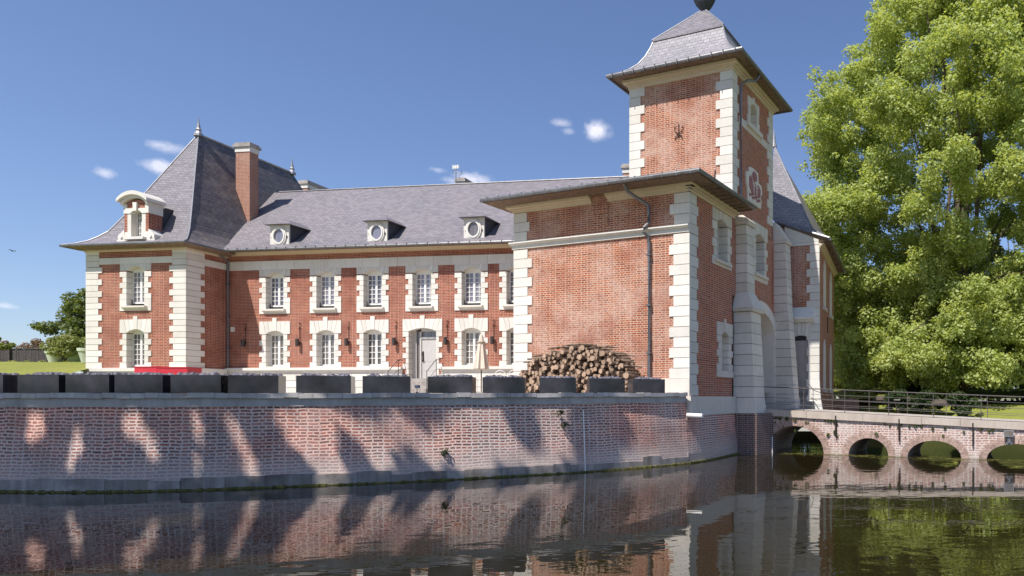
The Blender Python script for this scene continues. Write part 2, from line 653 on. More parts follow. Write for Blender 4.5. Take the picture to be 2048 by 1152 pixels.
def tag(o, label, cat, group=None, kind=None):
    o['label'] = label
    o['category'] = cat
    if group:
        o['group'] = group
    if kind:
        o['kind'] = kind
    return o


def thing(name, label, cat, loc=(0, 0, 0), group=None):
    o = bpy.data.objects.new(name, None)
    o.empty_display_size = .3
    o.location = loc
    COL.objects.link(o)
    return tag(o, label, cat, group)


def structure(o):
    o['kind'] = 'structure'
    return o


def copy_tree(o, loc, rotz=None, label=None, scale=None):
    r = o.copy()
    COL.objects.link(r)
    r.location = loc
    if rotz is not None:
        r.rotation_euler = (0, 0, rotz)
    if scale is not None:
        r.scale = scale
    if label:
        r['label'] = label
    for ch in list(o.children):
        c = ch.copy()
        COL.objects.link(c)
        c.parent = r
        for g in ch.children:
            d = g.copy()
            COL.objects.link(d)
            d.parent = c
    return r


def lerp(a, b, t):
    return a + (b - a) * t


def arc_pts(sc, z_spring, half, rise, n=9):
    """points of a segmental arch from left springing to right springing"""
    if rise >= half - 1e-6:
        return [(sc - half * math.cos(math.pi * i / (n - 1)), z_spring + rise * math.sin(math.pi * i / (n - 1))) for i in range(n)]
    Rr = (half * half + rise * rise) / (2 * rise)
    a = math.asin(half / Rr)
    return [(sc + Rr * math.sin(lerp(-a, a, i / (n - 1))), z_spring + rise - Rr + Rr * math.cos(lerp(-a, a, i / (n - 1)))) for i in range(n)]


def wall_panel(mb, fr, s0, s1, z0, z1, holes, e=0.0, depth=.42):
    """front skin with rectangular holes and their reveals; the stone surround covers the rough edge"""
    holes = [(h[0] - .07, h[1] + .07, h[2] - .04, h[3] + .07) for h in holes]
    ss = sorted({s0, s1, *[h[0] for h in holes], *[h[1] for h in holes]})
    zs = sorted({z0, z1, *[h[2] for h in holes], *[h[3] for h in holes]})
    for a, b in zip(ss[:-1], ss[1:]):
        for c, d in zip(zs[:-1], zs[1:]):
            if any(h[0] <= a and b <= h[1] and h[2] <= c and d <= h[3] for h in holes):
                continue
            mb.face((fr.p(a, c, e), fr.p(b, c, e), fr.p(b, d, e), fr.p(a, d, e)))
    for h in holes:
        a, b, c, d = h[:4]
        k = e - depth
        mb.face((fr.p(a, c, e), fr.p(a, c, k), fr.p(a, d, k), fr.p(a, d, e))[::-1])
        mb.face((fr.p(b, c, e), fr.p(b, c, k), fr.p(b, d, k), fr.p(b, d, e)))
        mb.face((fr.p(a, d, e), fr.p(b, d, e), fr.p(b, d, k), fr.p(a, d, k))[::-1])
        mb.face((fr.p(a, c, e), fr.p(b, c, e), fr.p(b, c, k), fr.p(a, c, k)))


def jambs(mb, fr, sc, half, z0, z1, lo, sh, pitch, e1, e0=-.28, start_long=True, gap=.016):
    """alternating long and short stone blocks either side of an opening"""
    n = max(1, round((z1 - z0) / pitch))
    h = (z1 - z0) / n
    for k in range(n):
        out = lo if (k % 2 == 0) == start_long else sh
        a, b = z0 + k * h, z0 + (k + 1) * h - gap
        mb.box(fr, sc - out, sc - half, a, b, e0, e1)
        mb.box(fr, sc + half, sc + out, a, b, e0, e1)


def voussoirs(mb, fr, sc, half, zs, rise, ztop, wide, n, e0, e1, key=None, gap=.012):
    """flat-topped arch of wedge stones over an opening"""
    arc = arc_pts(sc, zs, half, rise, 41)
    cuts = [lerp(-1, 1, i / n) for i in range(n + 1)]

    def arc_at(u):
        k = (u + 1) / 2 * 40
        i = min(39, int(k))
        t = k - i
        return (lerp(arc[i][0], arc[i + 1][0], t), lerp(arc[i][1], arc[i + 1][1], t))
    for i in range(n):
        u0, u1 = cuts[i], cuts[i + 1]
        b = [arc_at(lerp(u0, u1, q / 4)) for q in range(5)]
        t0, t1 = sc + u0 * (half * 1.28), sc + u1 * (half * 1.28)
        if i == 0:
            t0 = sc - half * 1.28
        if i == n - 1:
            t1 = sc + half * 1.28
        zt = ztop
        if key and i == n // 2 and n % 2 == 1:
            zt = ztop + key
        g = gap * .5
        pts = [(b[0][0] + g, b[0][1])] + b[1:-1] + [(b[-1][0] - g, b[-1][1]), (t1 - g, zt), (t0 + g, zt)]
        mb.prism(fr, pts, e0, e1 + (.012 if key and i == n // 2 else 0))
    # side stones filling up to the long block ends
    for sgn in (-1, 1):
        pts = [(sc + sgn * half, zs), (sc + sgn * wide, zs), (sc + sgn * wide, ztop), (sc + sgn * (half * 1.28 + gap), ztop)]
        mb.prism(fr, pts, e0, e1)


GLASS = {'glass_dark': ['glass_dark', 'glass_dark_deep', 'glass_dark_warm'], 'glass_curtain': ['glass_curtain', 'glass_curtain_dim', 'glass_curtain_pale']}


def window_part(bld, fr, sc, half, z0, z1, rise, rows, glass='glass_dark', e=-.26, cols=2, frame_mat='white_paint', nm='window',
                single=False):
    """frame with glazing bars, panes behind; returns the frame"""
    w = MB()
    fw = .055
    w.box(fr, sc - half, sc - half + fw, z0, z1, e - .06, e)
    w.box(fr, sc + half - fw, sc + half, z0, z1, e - .06, e)
    w.box(fr, sc - half + fw, sc + half - fw, z0, z0 + .09, e - .06, e)
    w.box(fr, sc - half + fw, sc + half - fw, z1 - .07, z1 + rise, e - .06, e)
    if not single:
        w.box(fr, sc - .055, sc + .055, z0 + .09, z1 - .07, e - .06, e + .012)
    leaves = [(sc - half + fw, sc - .055), (sc + .055, sc + half - fw)] if not single else [(sc - half + fw, sc + half - fw)]
    for a, b in leaves:
        for c in range(1, cols):
            x = lerp(a, b, c / cols)
            w.box(fr, x - .015, x + .015, z0 + .09, z1 - .07, e - .05, e - .008)
        for r in range(1, rows):
            z = lerp(z0 + .09, z1 - .07, r / rows)
            w.box(fr, a, b, z - .014, z + .014, e - .048, e - .010)
    o = w.build(nm, frame_mat, bld)
    g = MB()
    g.face((fr.p(sc - half, z0, e - .04), fr.p(sc + half, z0, e - .04), fr.p(sc + half, z1, e - .04), fr.p(sc - half, z1, e - .04)))
    g.build('pane', rnd.choice(GLASS.get(glass, [glass])), o)
    return o


def quoin_strip(mb, fr, corner, sgn, z0, z1, lo, sh, pitch, e1=.035, start_long=True, gap=.018, over=None):
    """blocks from a corner at s=corner running along sgn*s; they lap round the corner by their own thickness"""
    n = max(1, round((z1 - z0) / pitch))
    h = (z1 - z0) / n
    ov = e1 if over is None else over
    for k in range(n):
        L = lo if (k % 2 == 0) == start_long else sh
        a, b = corner - sgn * ov, corner + sgn * L
        mb.box(fr, min(a, b), max(a, b), z0 + k * h, z0 + (k + 1) * h - gap, -.05, e1)


def cornice(bld, runs, z0, z1, nm='cornice', matn='cornice', ext=.0):
    """stepped moulding along wall runs [(frame, s0, s1, lap0, lap1)]"""
    mb = MB()
    h = z1 - z0
    steps = [(0, .38, .07), (.38, .62, .13), (.62, 1.0, .24)]
    for fr, s0, s1, l0, l1 in runs:
        for a, b, e in steps:
            mb.box(fr, s0 - l0 * e, s1 + l1 * e, z0 + a * h, z0 + b * h - .001, -.02, e)
    return mb.build(nm, matn, bld)


# ------------------------------------------------------------------ ground, water, sky


def gz(y):
    return 2.2 + .010 * (y - 17)


# waterline of the moat wall, left to right
WALL_PTS = [(-60, 21), (-40, 18.6), (-28, 16.6), (-21, 15.75), (-16.9, 15.42), (-14.6, 15.36), (-12.62, 15.70), (-10.8, 16.35), (-8.75, 17.20),
            (-6.73, 18.28), (-4.72, 19.55), (-3.2, 20.85), (-1.97, 22.2)]


def catmull(pts, n=8):
    out = []
    P = [Vector(p) for p in pts]
    for i in range(len(P) - 1):
        p0, p1, p2, p3 = P[max(i - 1, 0)], P[i], P[i + 1], P[min(i + 2, len(P) - 1)]
        for k in range(n):
            t = k / n
            out.append(.5 * ((2 * p1) + (p2 - p0) * t + (2 * p0 - 5 * p1 + 4 * p2 - p3) * t * t + (3 * p1 - p0 - 3 * p2 + p3) * t ** 3))
    out.append(P[-1])
    return out


CURVE = catmull(WALL_PTS, 7)


def offset_curve(d):
    out = []
    for i, p in enumerate(CURVE):
        t = (CURVE[min(i + 1, len(CURVE) - 1)] - CURVE[max(i - 1, 0)]).normalized()
        out.append(p + Vector((-t.y, t.x)) * d)   # positive d: away from the water
    return out


A = Vector((-2.005, 22.52))
dL, dR = Vector((.9257, -.3786)).normalized(), Vector((.3726, .928)).normalized()
B = A - 7.19 * dL
L = Frame(B, dL)
RF = Frame(A, dR)
M = Frame((-26.37, 34.57), (.99106, -.13311))
PC = Vector((-26.37, 34.57)) - 2.21 * Vector((.13311, .99106))
PLc = PC - 5.42 * Vector((.99106, -.13311))
PF = Frame(PLc, (.99106, -.13311))
PS = Frame(PC, (.13311, .99106))
T = A + 3.56 * dR
TL = Frame(T - 4.45 * dL, dL)
BR = Frame(A + 4.9 * dR, (RF.n.x, RF.n.y))
WW = Frame(A + 9.4 * dR, (RF.n.x, RF.n.y))
WC = Vector(WW.xy(1.70))
WR = Frame(WC, (.207, .978))

w = MB()
w.face([(-400, -3, 0), (400, -3, 0), (400, 44, 0), (-400, 44, 0)])
wat = structure(w.build('water', 'water'))

g = MB()
inner = offset_curve(.42)
poly = [(p.x, p.y) for p in inner] + [RF.xy(.1, -.2), RF.xy(9.0, -.2), WW.xy(1.6, -.1), WR.xy(7.5, -.1), (4.9, 41), (4.9, 60), (-60, 60)]
g.face([(x, y, gz(y)) for x, y in poly])
structure(g.build('terrace', 'gravel'))

g = MB()
g.face([(-4000, 58, 2.0), (4000, 58, 2.0), (4000, 6000, 2.0), (-4000, 6000, 2.0)])
structure(g.build('ground', 'grass_far'))
g = MB()
g.face([(-200, -60, .55), (200, -60, .55), (200, -1, .45), (-200, -1, .45)])
g.face([(-200, -1, .45), (200, -1, .45), (200, .6, -.2), (-200, .6, -.2)])
structure(g.build('near_bank', 'grass'))


def sstep(a, b, x):
    t = max(0, min(1, (x - a) / (b - a)))
    return t * t * (3 - 2 * t)


def mound_z(x, y):
    r = gz(y) + .02 + 1.75 * sstep(20, 41, y) + .012 * max(0, y - 38)
    return lerp(r, gz(y) + .02, sstep(-32.0, -31.0, x) if y < 33 else 0)


def grid_mesh(name, x0, x1, y0, y1, nx, ny, zf, m, keep=None):
    gm = MB()
    for i in range(nx):
        for j in range(ny):
            a, b = lerp(x0, x1, i / nx), lerp(x0, x1, (i + 1) / nx)
            c, d = lerp(y0, y1, j / ny), lerp(y0, y1, (j + 1) / ny)
            if keep and not keep((a + b) / 2, (c + d) / 2):
                continue
            gm.face([(a, c, zf(a, c)), (b, c, zf(b, c)), (b, d, zf(b, d)), (a, d, zf(a, d))])
    return structure(gm.build(name, m, smooth=True))


def jitter(x, y, a=.05):
    return a * (math.sin(x * 1.7 + y * .6) + math.sin(y * 2.3 - x * .8)) * .5


grid_mesh('lawn', -90, -26.05, 18, 62, 56, 44, lambda x, y: mound_z(x, y) + jitter(x, y, .06) * (1 if x < -33 else .2), 'grass', lambda x, y: y > 20.5 + max(0, (-x - 40)) * .12 and (y < 31.6 or x < -32.1))

# far shore behind and beside the bridge
SHORE = [(4.7, 40.0), (5.6, 38.0), (8.0, 36.6), (10.5, 34.6), (12.8, 30.0), (14.2, 26.0), (14.0, 23.0), (16, 19), (24, 14), (60, 8)]


def shore_z(x, y):
    base = 1.62 + .30 * sstep(12, 5, x)
    k = sstep(26, 50, y) * .33
    return base + k


sh = MB()
sc_ = catmull(SHORE, 5)
back = [(p.x + 30 + i * .1, p.y + 26) for i, p in enumerate(sc_)]
for i in range(len(sc_) - 1):
    p, q = sc_[i], sc_[i + 1]
    for k in range(10):
        t0, t1 = (k / 10) ** 2.2, ((k + 1) / 10) ** 2.2

        def pp(c, bk, t):
            x, y = lerp(c.x, bk[0], t), lerp(c.y, bk[1], t)
            return (x, y, shore_z(x, y) - .75 * (1 - sstep(0, .055, t)) + jitter(x, y, .04))
        sh.face([pp(p, back[i], t0), pp(q, back[i + 1], t0), pp(q, back[i + 1], t1), pp(p, back[i], t1)][::-1])
structure(sh.build('shore_lawn', 'grass', smooth=True))
g = MB()
for (ya, za, yb, zb) in ((38.2, 2.11, 41.5, 2.46), (41.5, 2.46, 47, 2.72), (47, 2.72, 61, 2.98)):
    g.face([(5.0, ya, za), (60, ya, za), (60, yb, zb), (5.0, yb, zb)])
structure(g.build('park_lawn', 'grass'))
g = MB()
for i in range(7):
    p, q = sc_[i], sc_[i + 1]
    p2, q2 = p + Vector((1.6, 2.2)), q + Vector((1.6, 2.2))
    g.face([(p.x, p.y, shore_z(p.x, p.y) + .045), (p2.x, p2.y, shore_z(p2.x, p2.y) + .05), (q2.x, q2.y, shore_z(q2.x, q2.y) + .05), (q.x, q.y, shore_z(q.x, q.y) + .045)])
g.face([(4.3, 36.0, gz(36) + .012), (4.95, 38.2, gz(38.2) + .012), (4.95, 41.0, gz(41) + .012), (4.0, 41.0, gz(41) + .012)])
g.face([(4.3, 37.9, -.3), (6.0, 37.7, -.3), (6.0, 37.7, 2.10), (4.3, 37.9, 2.10)])
g.face([(4.3, 37.9, 2.10), (6.0, 37.7, 2.10), (6.0, 38.6, 2.105), (4.3, 41.2, 2.105)])
structure(g.build('shore_path', 'path_brown'))
g = MB()
for i in range(len(sc_) - 1):
    p, q = sc_[i], sc_[i + 1]
    zp, zq = shore_z(p.x, p.y) - .66, shore_z(q.x, q.y) - .66
    g.face([(p.x, p.y, -.3), (p.x, p.y, zp), (q.x, q.y, zq), (q.x, q.y, -.3)])
    g.face([(p.x, p.y, zp), (p.x + .25, p.y + .2, zp), (q.x + .25, q.y + .2, zq), (q.x, q.y, zq)])
tag(g.build('shore_wall', 'bank_green'), 'low mossy wall edging the moat shore behind the bridge', 'wall')

# ------------------------------------------------------------------ moat wall
mw = thing('moat_wall', 'curved old brick retaining wall rising from the moat with grey coping', 'wall', (-14.6, 15.4, 0))
TOPZ = 2.2


def curve_strip(offs, uvm=True):
    """offs: list of (offset, z); builds bands along the curve"""
    mb = MB()
    cs = [offset_curve(o) for o, z in offs]
    arc = 0
    for i in range(len(CURVE) - 1):
        seg = (CURVE[i + 1] - CURVE[i]).length
        for k in range(len(offs) - 1):
            a, b = cs[k][i], cs[k][i + 1]
            c, d = cs[k + 1][i + 1], cs[k + 1][i]
            z0, z1 = offs[k][1], offs[k + 1][1]
            za = z0 + (gz(CURVE[i].y) - 2.2 if z0 > 1.7 else 0)
            zb = z0 + (gz(CURVE[i + 1].y) - 2.2 if z0 > 1.7 else 0)
            zc = z1 + (gz(CURVE[i + 1].y) - 2.2 if z1 > 1.7 else 0)
            zd = z1 + (gz(CURVE[i].y) - 2.2 if z1 > 1.7 else 0)
            mb.face([(a.x, a.y, za), (b.x, b.y, zb), (c.x, c.y, zc), (d.x, d.y, zd)],
                    [(arc, z0), (arc + seg, z0), (arc + seg, z1), (arc, z1)])
        arc += seg
    return mb


curve_strip([(-.005, -.3), (0.02, .30), (.10, 1.0), (.165, 1.94)]).build('brick_face', 'brick_moat', mw)
curve_strip([(.14, 1.92), (.15, 2.165)]).build('render_band', 'concrete', mw)
# footing of rough stones at the waterline
ft = MB()
rr = random.Random(3)


def curve_at(dist):
    acc = 0
    for p, q in zip(CURVE[:-1], CURVE[1:]):
        ln = (q - p).length
        if acc + ln >= dist:
            return p.lerp(q, (dist - acc) / ln)
        acc += ln
    return CURVE[-1]


total_len = sum((q - p).length for p, q in zip(CURVE[:-1], CURVE[1:]))
dd_ = 15.0
while dd_ < total_len:
    ln = rr.uniform(.45, 1.25)
    e2 = min(total_len, dd_ + ln)
    zt = rr.uniform(.20, .37)
    e = rr.uniform(.015, .045)
    n = max(1, round((e2 - dd_) / .45))
    for k in range(n):
        a, b = curve_at(lerp(dd_, e2, k / n)), curve_at(lerp(dd_, e2, (k + 1) / n))
        d = b - a
        if d.length < .02:
            continue
        fr = Frame(a, (d.x, d.y))
        ft.prism(fr, [(-.002, -.4), (d.length - (.01 if k == n - 1 else -.002), -.4), (d.length - (.01 if k == n - 1 else -.002), zt - .02 * (k == n - 1)), (-.002, zt - .015 * (k == 0))], -.2, e)
    dd_ = e2
ft.build('stone_footing', 'stone_footing', mw)
ms = MB()
for i in range(len(CURVE) - 1):
    p, q = CURVE[i], CURVE[i + 1]
    d = (q - p).normalized()
    fr = Frame(p, (d.x, d.y))
    n = 4
    for k in range(n):
        ln = (q - p).length / n
        ms.box(fr, k * ln, (k + 1) * ln, -.1, rr.uniform(.02, .055), -.05, rr.uniform(.075, .10))
ms.build('moss_line', 'moss', mw)
# coping slabs
cp = MB()
ci, co = offset_curve(.62), offset_curve(.07)
d_acc = 0
for i in range(len(CURVE) - 1):
    n = max(1, round((co[i + 1] - co[i]).length / .62))
    for k in range(n):
        t0, t1 = k / n + .011, (k + 1) / n - .011
        o0, o1 = co[i].lerp(co[i + 1], t0), co[i].lerp(co[i + 1], t1)
        n0, n1 = ci[i].lerp(ci[i + 1], t0), ci[i].lerp(ci[i + 1], t1)
        zt0, zt1 = gz(o0.y) + .035, gz(o1.y) + .035
        dz = rr.uniform(-.012, .012)
        a = [(o0.x, o0.y, zt0 - .115 + dz), (o1.x, o1.y, zt1 - .115 + dz), (n1.x, n1.y, zt1 - .115), (n0.x, n0.y, zt0 - .115)]
        b = [(o0.x, o0.y, zt0 + dz), (o1.x, o1.y, zt1 + dz), (n1.x, n1.y, zt1 + dz), (n0.x, n0.y, zt0 + dz)]
        cp.hexa(a, b)
cp.build('coping', 'coping_grey', mw)

# thin white pipe running down the wall
px_i = min(range(len(CURVE)), key=lambda k: abs(CURVE[k].x + 4.72))
c0, c1 = offset_curve(-.05)[px_i], offset_curve(.10)[px_i]
tb = MB()
tb.tube([(c0.x, c0.y, .02), (c1.x, c1.y, 1.78)], .02, 8)
for z in (.4, 1.0, 1.6):
    t = z / 1.78
    q = c0.lerp(c1, t)
    tb.lathe((q.x, q.y, z), [(.03, 0), (.03, .03)], 8)
tag(tb.build('drain_pipe', 'pvc_white'), 'thin white pipe running straight down the moat wall', 'pipe')

# the wall runs on below the side building, lower, until the bridge pier
CURVE2 = catmull([(-3.2, 20.85), (-1.97, 22.2), (-1.22, 23.7), (-.72, 25.2), (-.30, 26.4)], 7)[7:]
tail = MB()
arc = 0
for p, q in zip(CURVE2[:-1], CURVE2[1:]):
    t = (q - p).normalized()
    nn = Vector((-t.y, t.x))
    seg = (q - p).length
    offs = [(.02, -.4), (.02, .30), (.10, 1.0), (.13, 1.535)]
    for (o0, z0), (o1, z1) in zip(offs[:-1], offs[1:]):
        a_, b_ = p + nn * o0, q + nn * o0
        c_, d_ = q + nn * o1, p + nn * o1
        tail.face([(a_.x, a_.y, z0), (b_.x, b_.y, z0), (c_.x, c_.y, z1), (d_.x, d_.y, z1)], [(arc, z0), (arc + seg, z0), (arc + seg, z1), (arc, z1)])
    a_, b_ = p + nn * .13, q + nn * .13
    c_, d_ = q + nn * .6, p + nn * .6
    tail.face([(a_.x, a_.y, 1.535), (b_.x, b_.y, 1.535), (c_.x, c_.y, 1.535), (d_.x, d_.y, 1.535)])
    arc += seg
tail.build('brick_face', 'brick_moat', mw)
tm = MB()
for p, q in zip(CURVE2[:-1], CURVE2[1:]):
    tm.box(Frame(p, ((q - p).x, (q - p).y)), 0, (q - p).length, -.1, .05, -.05, .07)
tm.build('moss_line', 'moss', mw)
# end face of the higher part of the wall where it meets the building corner
ef = MB()
i_ = len(CURVE) - 1
p0_, p1_ = offset_curve(.10)[i_], offset_curve(1.0)[i_]
ef.face([(p0_.x, p0_.y, 1.4), (p1_.x, p1_.y, 1.4), (p1_.x, p1_.y, 2.1), (p0_.x, p0_.y, 2.1)])
ef.build('render_band', 'concrete', mw)

# ------------------------------------------------------------------ main wing
WIN = [2.67, 5.46, 8.0, 13.14, 15.42]
UW = [2.67, 5.46, 8.0, 10.59, 13.14, 15.42, 18.0]
DOOR = 10.62
mn = thing('main_wing', 'long two-storey red brick wing with oval roof dormers and grey front door', 'building', (*M.xy(9), 2.2))
wl = MB()
holes = [(c - .49, c + .49, 6.60, 8.42) for c in UW[:6]] + [(c - .49, c + .49, 3.64, 5.50) for c in WIN] + [(DOOR - .72, DOOR + .72, 3.05, 5.52)]
wall_panel(wl, M, .02, 21.3, 3.30, 9.30, holes)
wl.box(M, 0, 21.3, 2.0, 9.5, -10.4, -10.0)
wl.box(M, 20.9, 21.3, 2.0, 9.5, -10.0, -.5)
wl.build('brick_wall', 'brick_house', mn)
# plinth of dressed stones under a moulded ledge
pl = MB()
rr = random.Random(11)
for (a, b) in ((.03, DOOR - 1.02), (DOOR + 1.02, 21.3)):
    z = 2.0
    row = 0
    while z < 3.38:
        h = .33
        s = a + (0 if row % 2 else .35)
        if s > a:
            pl.box(M, a, s - .015, z, min(z + h - .018, 3.42), -.1, .09)
        while s < b:
            e = min(b, s + rr.uniform(.62, .86))
            pl.box(M, s, e - .015, z, min(z + h - .018, 3.42), -.1, .09)
            s = e
        z += h
    pl.box(M, a, b, 3.42, 3.50, -.05, .12)
    pl.box(M, a, b, 3.50, 3.625, -.05, .20)
pl.build('plinth', 'stone', mn)
# string band joining the upper lintels
bd = MB()
s = .03
while s < 21:
    e = s + .93
    bd.box(M, s, e - .012, 8.53, 8.97, -.03, .035)
    s = e
bd.build('string_band', 'stone', mn)
for c in UW[:6]:
    f = window_part(mn, M, c, .49, 6.70, 8.22, .2, 6, 'glass_curtain')
    sr = MB()
    jambs(sr, M, c, .49, 6.88, 8.16, .85, .70, .257, .032)
    voussoirs(sr, M, c, .49, 8.20, .19, 8.525, .85, 7, -.28, .034)
    sr.box(M, c - .85, c - .49, 6.33, 6.865, -.2, .034)
    sr.box(M, c + .49, c + .85, 6.33, 6.865, -.2, .034)
    sr.box(M, c - .488, c + .488, 6.33, 6.56, -.2, .034)
    sr.build('surround', 'stone', f)
    sl = MB()
    sl.prism(Frame(M.xy(c - .62), (M.n.x, M.n.y)), [(-.28, 6.56), (.16, 6.56), (.16, 6.47), (.05, 6.40), (-.28, 6.40)], -1.24, 0)
    sl.build('sill', 'stone', f)
for c in WIN:
    f = window_part(mn, M, c, .49, 3.70, 5.33, .2, 5)
    sr = MB()
    jambs(sr, M, c, .49, 3.63, 5.30, .85, .70, .257, .032)
    voussoirs(sr, M, c, .49, 5.31, .17, 5.95, .85, 5, -.28, .034, key=.17)
    sr.box(M, c - .49, c + .49, 3.626, 3.70, -.3, .02)
    sr.build('surround', 'stone', f)
# front door with transom and open shutter leaf
dr = MB()
dr.box(M, DOOR - .22, DOOR + .70, 3.06, 5.02, -.33, -.27)
for z in (3.40, 3.86, 4.32, 4.72):
    dr.box(M, DOOR - .19, DOOR + .67, z - .44 + .03, z - .01, -.27, -.262)
door = dr.build('door', 'door_grey', mn)
fr_ = MB()
fr_.box(M, DOOR - .30, DOOR - .22, 3.06, 5.36, -.34, -.22)
fr_.box(M, DOOR - .22, DOOR + .72, 5.02, 5.10, -.34, -.22)
fr_.box(M, DOOR - .72, DOOR - .52, 3.06, 5.4, -.36, -.30)
fr_.box(M, DOOR - .22, DOOR + .72, 5.36, 5.52, -.34, -.22)
fr_.build('door_frame', 'door_grey', door)
pn = MB()
pn.face((M.p(DOOR - .22, 5.1, -.30), M.p(DOOR + .70, 5.1, -.30), M.p(DOOR + .70, 5.37, -.30), M.p(DOOR - .22, 5.37, -.30)))
pn.face((M.p(DOOR - .52, 3.06, -.36), M.p(DOOR - .30, 3.06, -.36), M.p(DOOR - .30, 5.4, -.36), M.p(DOOR - .52, 5.4, -.36)))
pn.build('pane', 'glass_dark', door)
hd = MB()
hd.tube([M.p(DOOR - .15, 3.92, -.20), M.p(DOOR - .10, 4.02, -.18), M.p(DOOR - .14, 4.28, -.18), M.p(DOOR - .16, 4.34, -.22)], .018, 6)
hd.box(M, DOOR - .18, DOOR - .10, 3.88, 4.4, -.262, -.255)
hd.build('handle', 'iron', door)
sr = MB()
jambs(sr, M, DOOR, .72, 3.02, 5.36, 1.03, .86, .257, .032, -.36)
voussoirs(sr, M, DOOR, .72, 5.36, .15, 5.95, 1.03, 7, -.36, .034, key=.17)
sr.build('surround', 'stone', door)
st = MB()
for k in range(4):
    st.box(M, DOOR - .95, DOOR + .95, 2.0, 3.06 - k * .17, .02 + k * .30 - (.3 if k else .38), .32 + k * .30)
st.build('door_steps', 'stone_dirty', mn)
# iron wall ties
for s in (1.05, 4.06, 6.72, 9.25, 11.92, 14.30):
    ia = MB()
    ia.tube([M.p(s, 5.02, .03), M.p(s, 5.45, .035), M.p(s, 5.72, .03)], .011, 6)
    for k, (zc, r) in enumerate(((5.56, .07), (5.80, .055))):
        ia.tube([M.p(s + r * math.cos(a) * (1 if k else -1), zc + r * math.sin(a), .035) for a in [i * math.pi / 5 - 1.2 for i in range(8)]], .010, 5)
    ia.build('wall_tie', 'iron', mn)
cornice(mn, [(M, 0, 21.3, 0, 0)], 9.26, 9.46)
# roof: two slopes with a soft kick at the eaves
rf = MB()
prof = [(.66, 9.44), (-.35, 10.02), (-5.0, 14.05), (-9.65, 10.02), (-10.7, 9.44)]
for (e0, z0), (e1, z1) in zip(prof[:-1], prof[1:]):
    rf.face((M.p(-2.6, z0, e0), M.p(21.6, z0, e0), M.p(21.6, z1, e1), M.p(-2.6, z1, e1)))
rf.face([M.p(21.6, z, e) for e, z in prof])
rf.build('roof', 'slate', mn)
so = MB()
so.face((M.p(-.3, 9.40, .66), M.p(-.3, 9.40, 0), M.p(21.6, 9.40, 0), M.p(21.6, 9.40, .66)))
so.build('soffit', 'soffit', mn)
gt = MB()
gt.tube([M.p(-.6, 9.40, .70), M.p(15.3, 9.40, .70), M.p(21.6, 9.40, .70)], .065, 8)
for k in range(40):
    s = .2 + k * .53
    gt.box(M, s, s + .03, 9.33, 9.48, .62, .775)
gt.build('gutter', 'zinc', mn)
rc = MB()
rc.tube([M.p(-1.6, 14.07, -5.0), M.p(21.6, 14.07, -5.0)], .05, 6)
rc.build('ridge_cap', 'zinc', mn)
# oval dormers
for c in (2.97, 8.27, 13.30):
    dm = MB()
    h = .52
    dm.prism(M, [(c - h, 9.62), (c + h, 9.62), (c + h, 10.74), (c - h, 10.74)], -.02, .06)
    d = dm.build('dormer', 'stone', mn)
    ch = MB()
    ch.face((M.p(c + h - .02, 9.62, .05), M.p(c + h - .02, 9.62, -1.6), M.p(c + h - .02, 10.76, -1.6), M.p(c + h - .02, 10.76, .05)))
    ch.face((M.p(c - h + .02, 9.62, .05), M.p(c - h + .02, 10.76, .05), M.p(c - h + .02, 10.76, -1.6), M.p(c - h + .02, 9.62, -1.6)))
    ch.build('cheek', 'slate_dark', d)
    rfd = MB()
    ov, pk = .70, M.p(c, 11.14, -.62)
    pkb = M.p(c, 11.14, -1.95)
    fl, frr = M.p(c - ov, 10.74, .28), M.p(c + ov, 10.74, .28)
    bl, brr = M.p(c - ov, 10.74, -1.7), M.p(c + ov, 10.74, -1.7)
    rfd.face((fl, frr, pk))
    rfd.face((frr, brr, pkb, pk))
    rfd.face((bl, fl, pk, pkb))
    rfd.face((fl, bl, brr, frr))
    rfd.build('dormer_roof', 'slate', d)
    ov_ = MB()
    for (ro, ri, e) in ((1.0, .84, .115), (.84, .68, .145)):
        N = 28
        ax, az = .40, .50
        for k in range(N):
            a0, a1 = 2 * math.pi * k / N, 2 * math.pi * (k + 1) / N
            q = [(c + ax * r * math.cos(a), 10.19 + az * r * math.sin(a)) for r, a in ((ri, a0), (ro, a0), (ro, a1), (ri, a1))]
            ov_.prism(M, q, .06, e)
    ov_.build('oval_frame', 'stone', d)
    pn = MB()
    pn.face([M.p(c + .28 * math.cos(2 * math.pi * k / 24), 10.19 + .35 * math.sin(2 * math.pi * k / 24), .066) for k in range(24)])
    pn.build('pane', 'glass_curtain' if c < 10 else 'glass_dark', d)
    rs = MB()
    for sx, z in ((-.40, 10.12), (.42, 10.14), (-.38, 9.72), (.36, 9.73)):
        rs.box(M, c + sx - .03, c + sx + .03, z - .03, z + .03, .06, .10)
    rs.build('rosette', 'iron', d)


def chimney(bld, fr, s0, s1, e0, e1, z0, z1, cap=.22, m='brick_chimney'):
    c = MB()
    c.box(fr, s0, s1, z0, z1 - .5, e0, e1)
    o = c.build('chimney', m, bld)
    b = MB()
    b.box(fr, s0 - .03, s1 + .03, z1 - .5, z1 - .24, e0 - .03, e1 + .03)
    b.build('chimney_band', 'stone', o)
    b = MB()
    b.box(fr, s0 - .10, s1 + .10, z1 - .24, z1 - .10, e0 - .10, e1 + .10)
    b.box(fr, s0 - .04, s1 + .04, z1 - .10, z1, e0 - .04, e1 + .04)
    b.build('chimney_cap', 'stone_dirty', o)
    return o


CH = Frame((-18.0, 42.0), (.99106, -.13311))
chimney(mn, CH, 0, .52, -1.6, 0, 12, 15.62)
CH2 = Frame((-28.95, 44.0), (.99106, -.13311))
chimney(mn, CH2, 0, .58, -2.0, 0, 10, 16.1)
CH4 = Frame((-7.05, 38.0), (.99106, -.13311))
chimney(mn, CH4, 0, .5, -.9, 0, 10, 15.1)
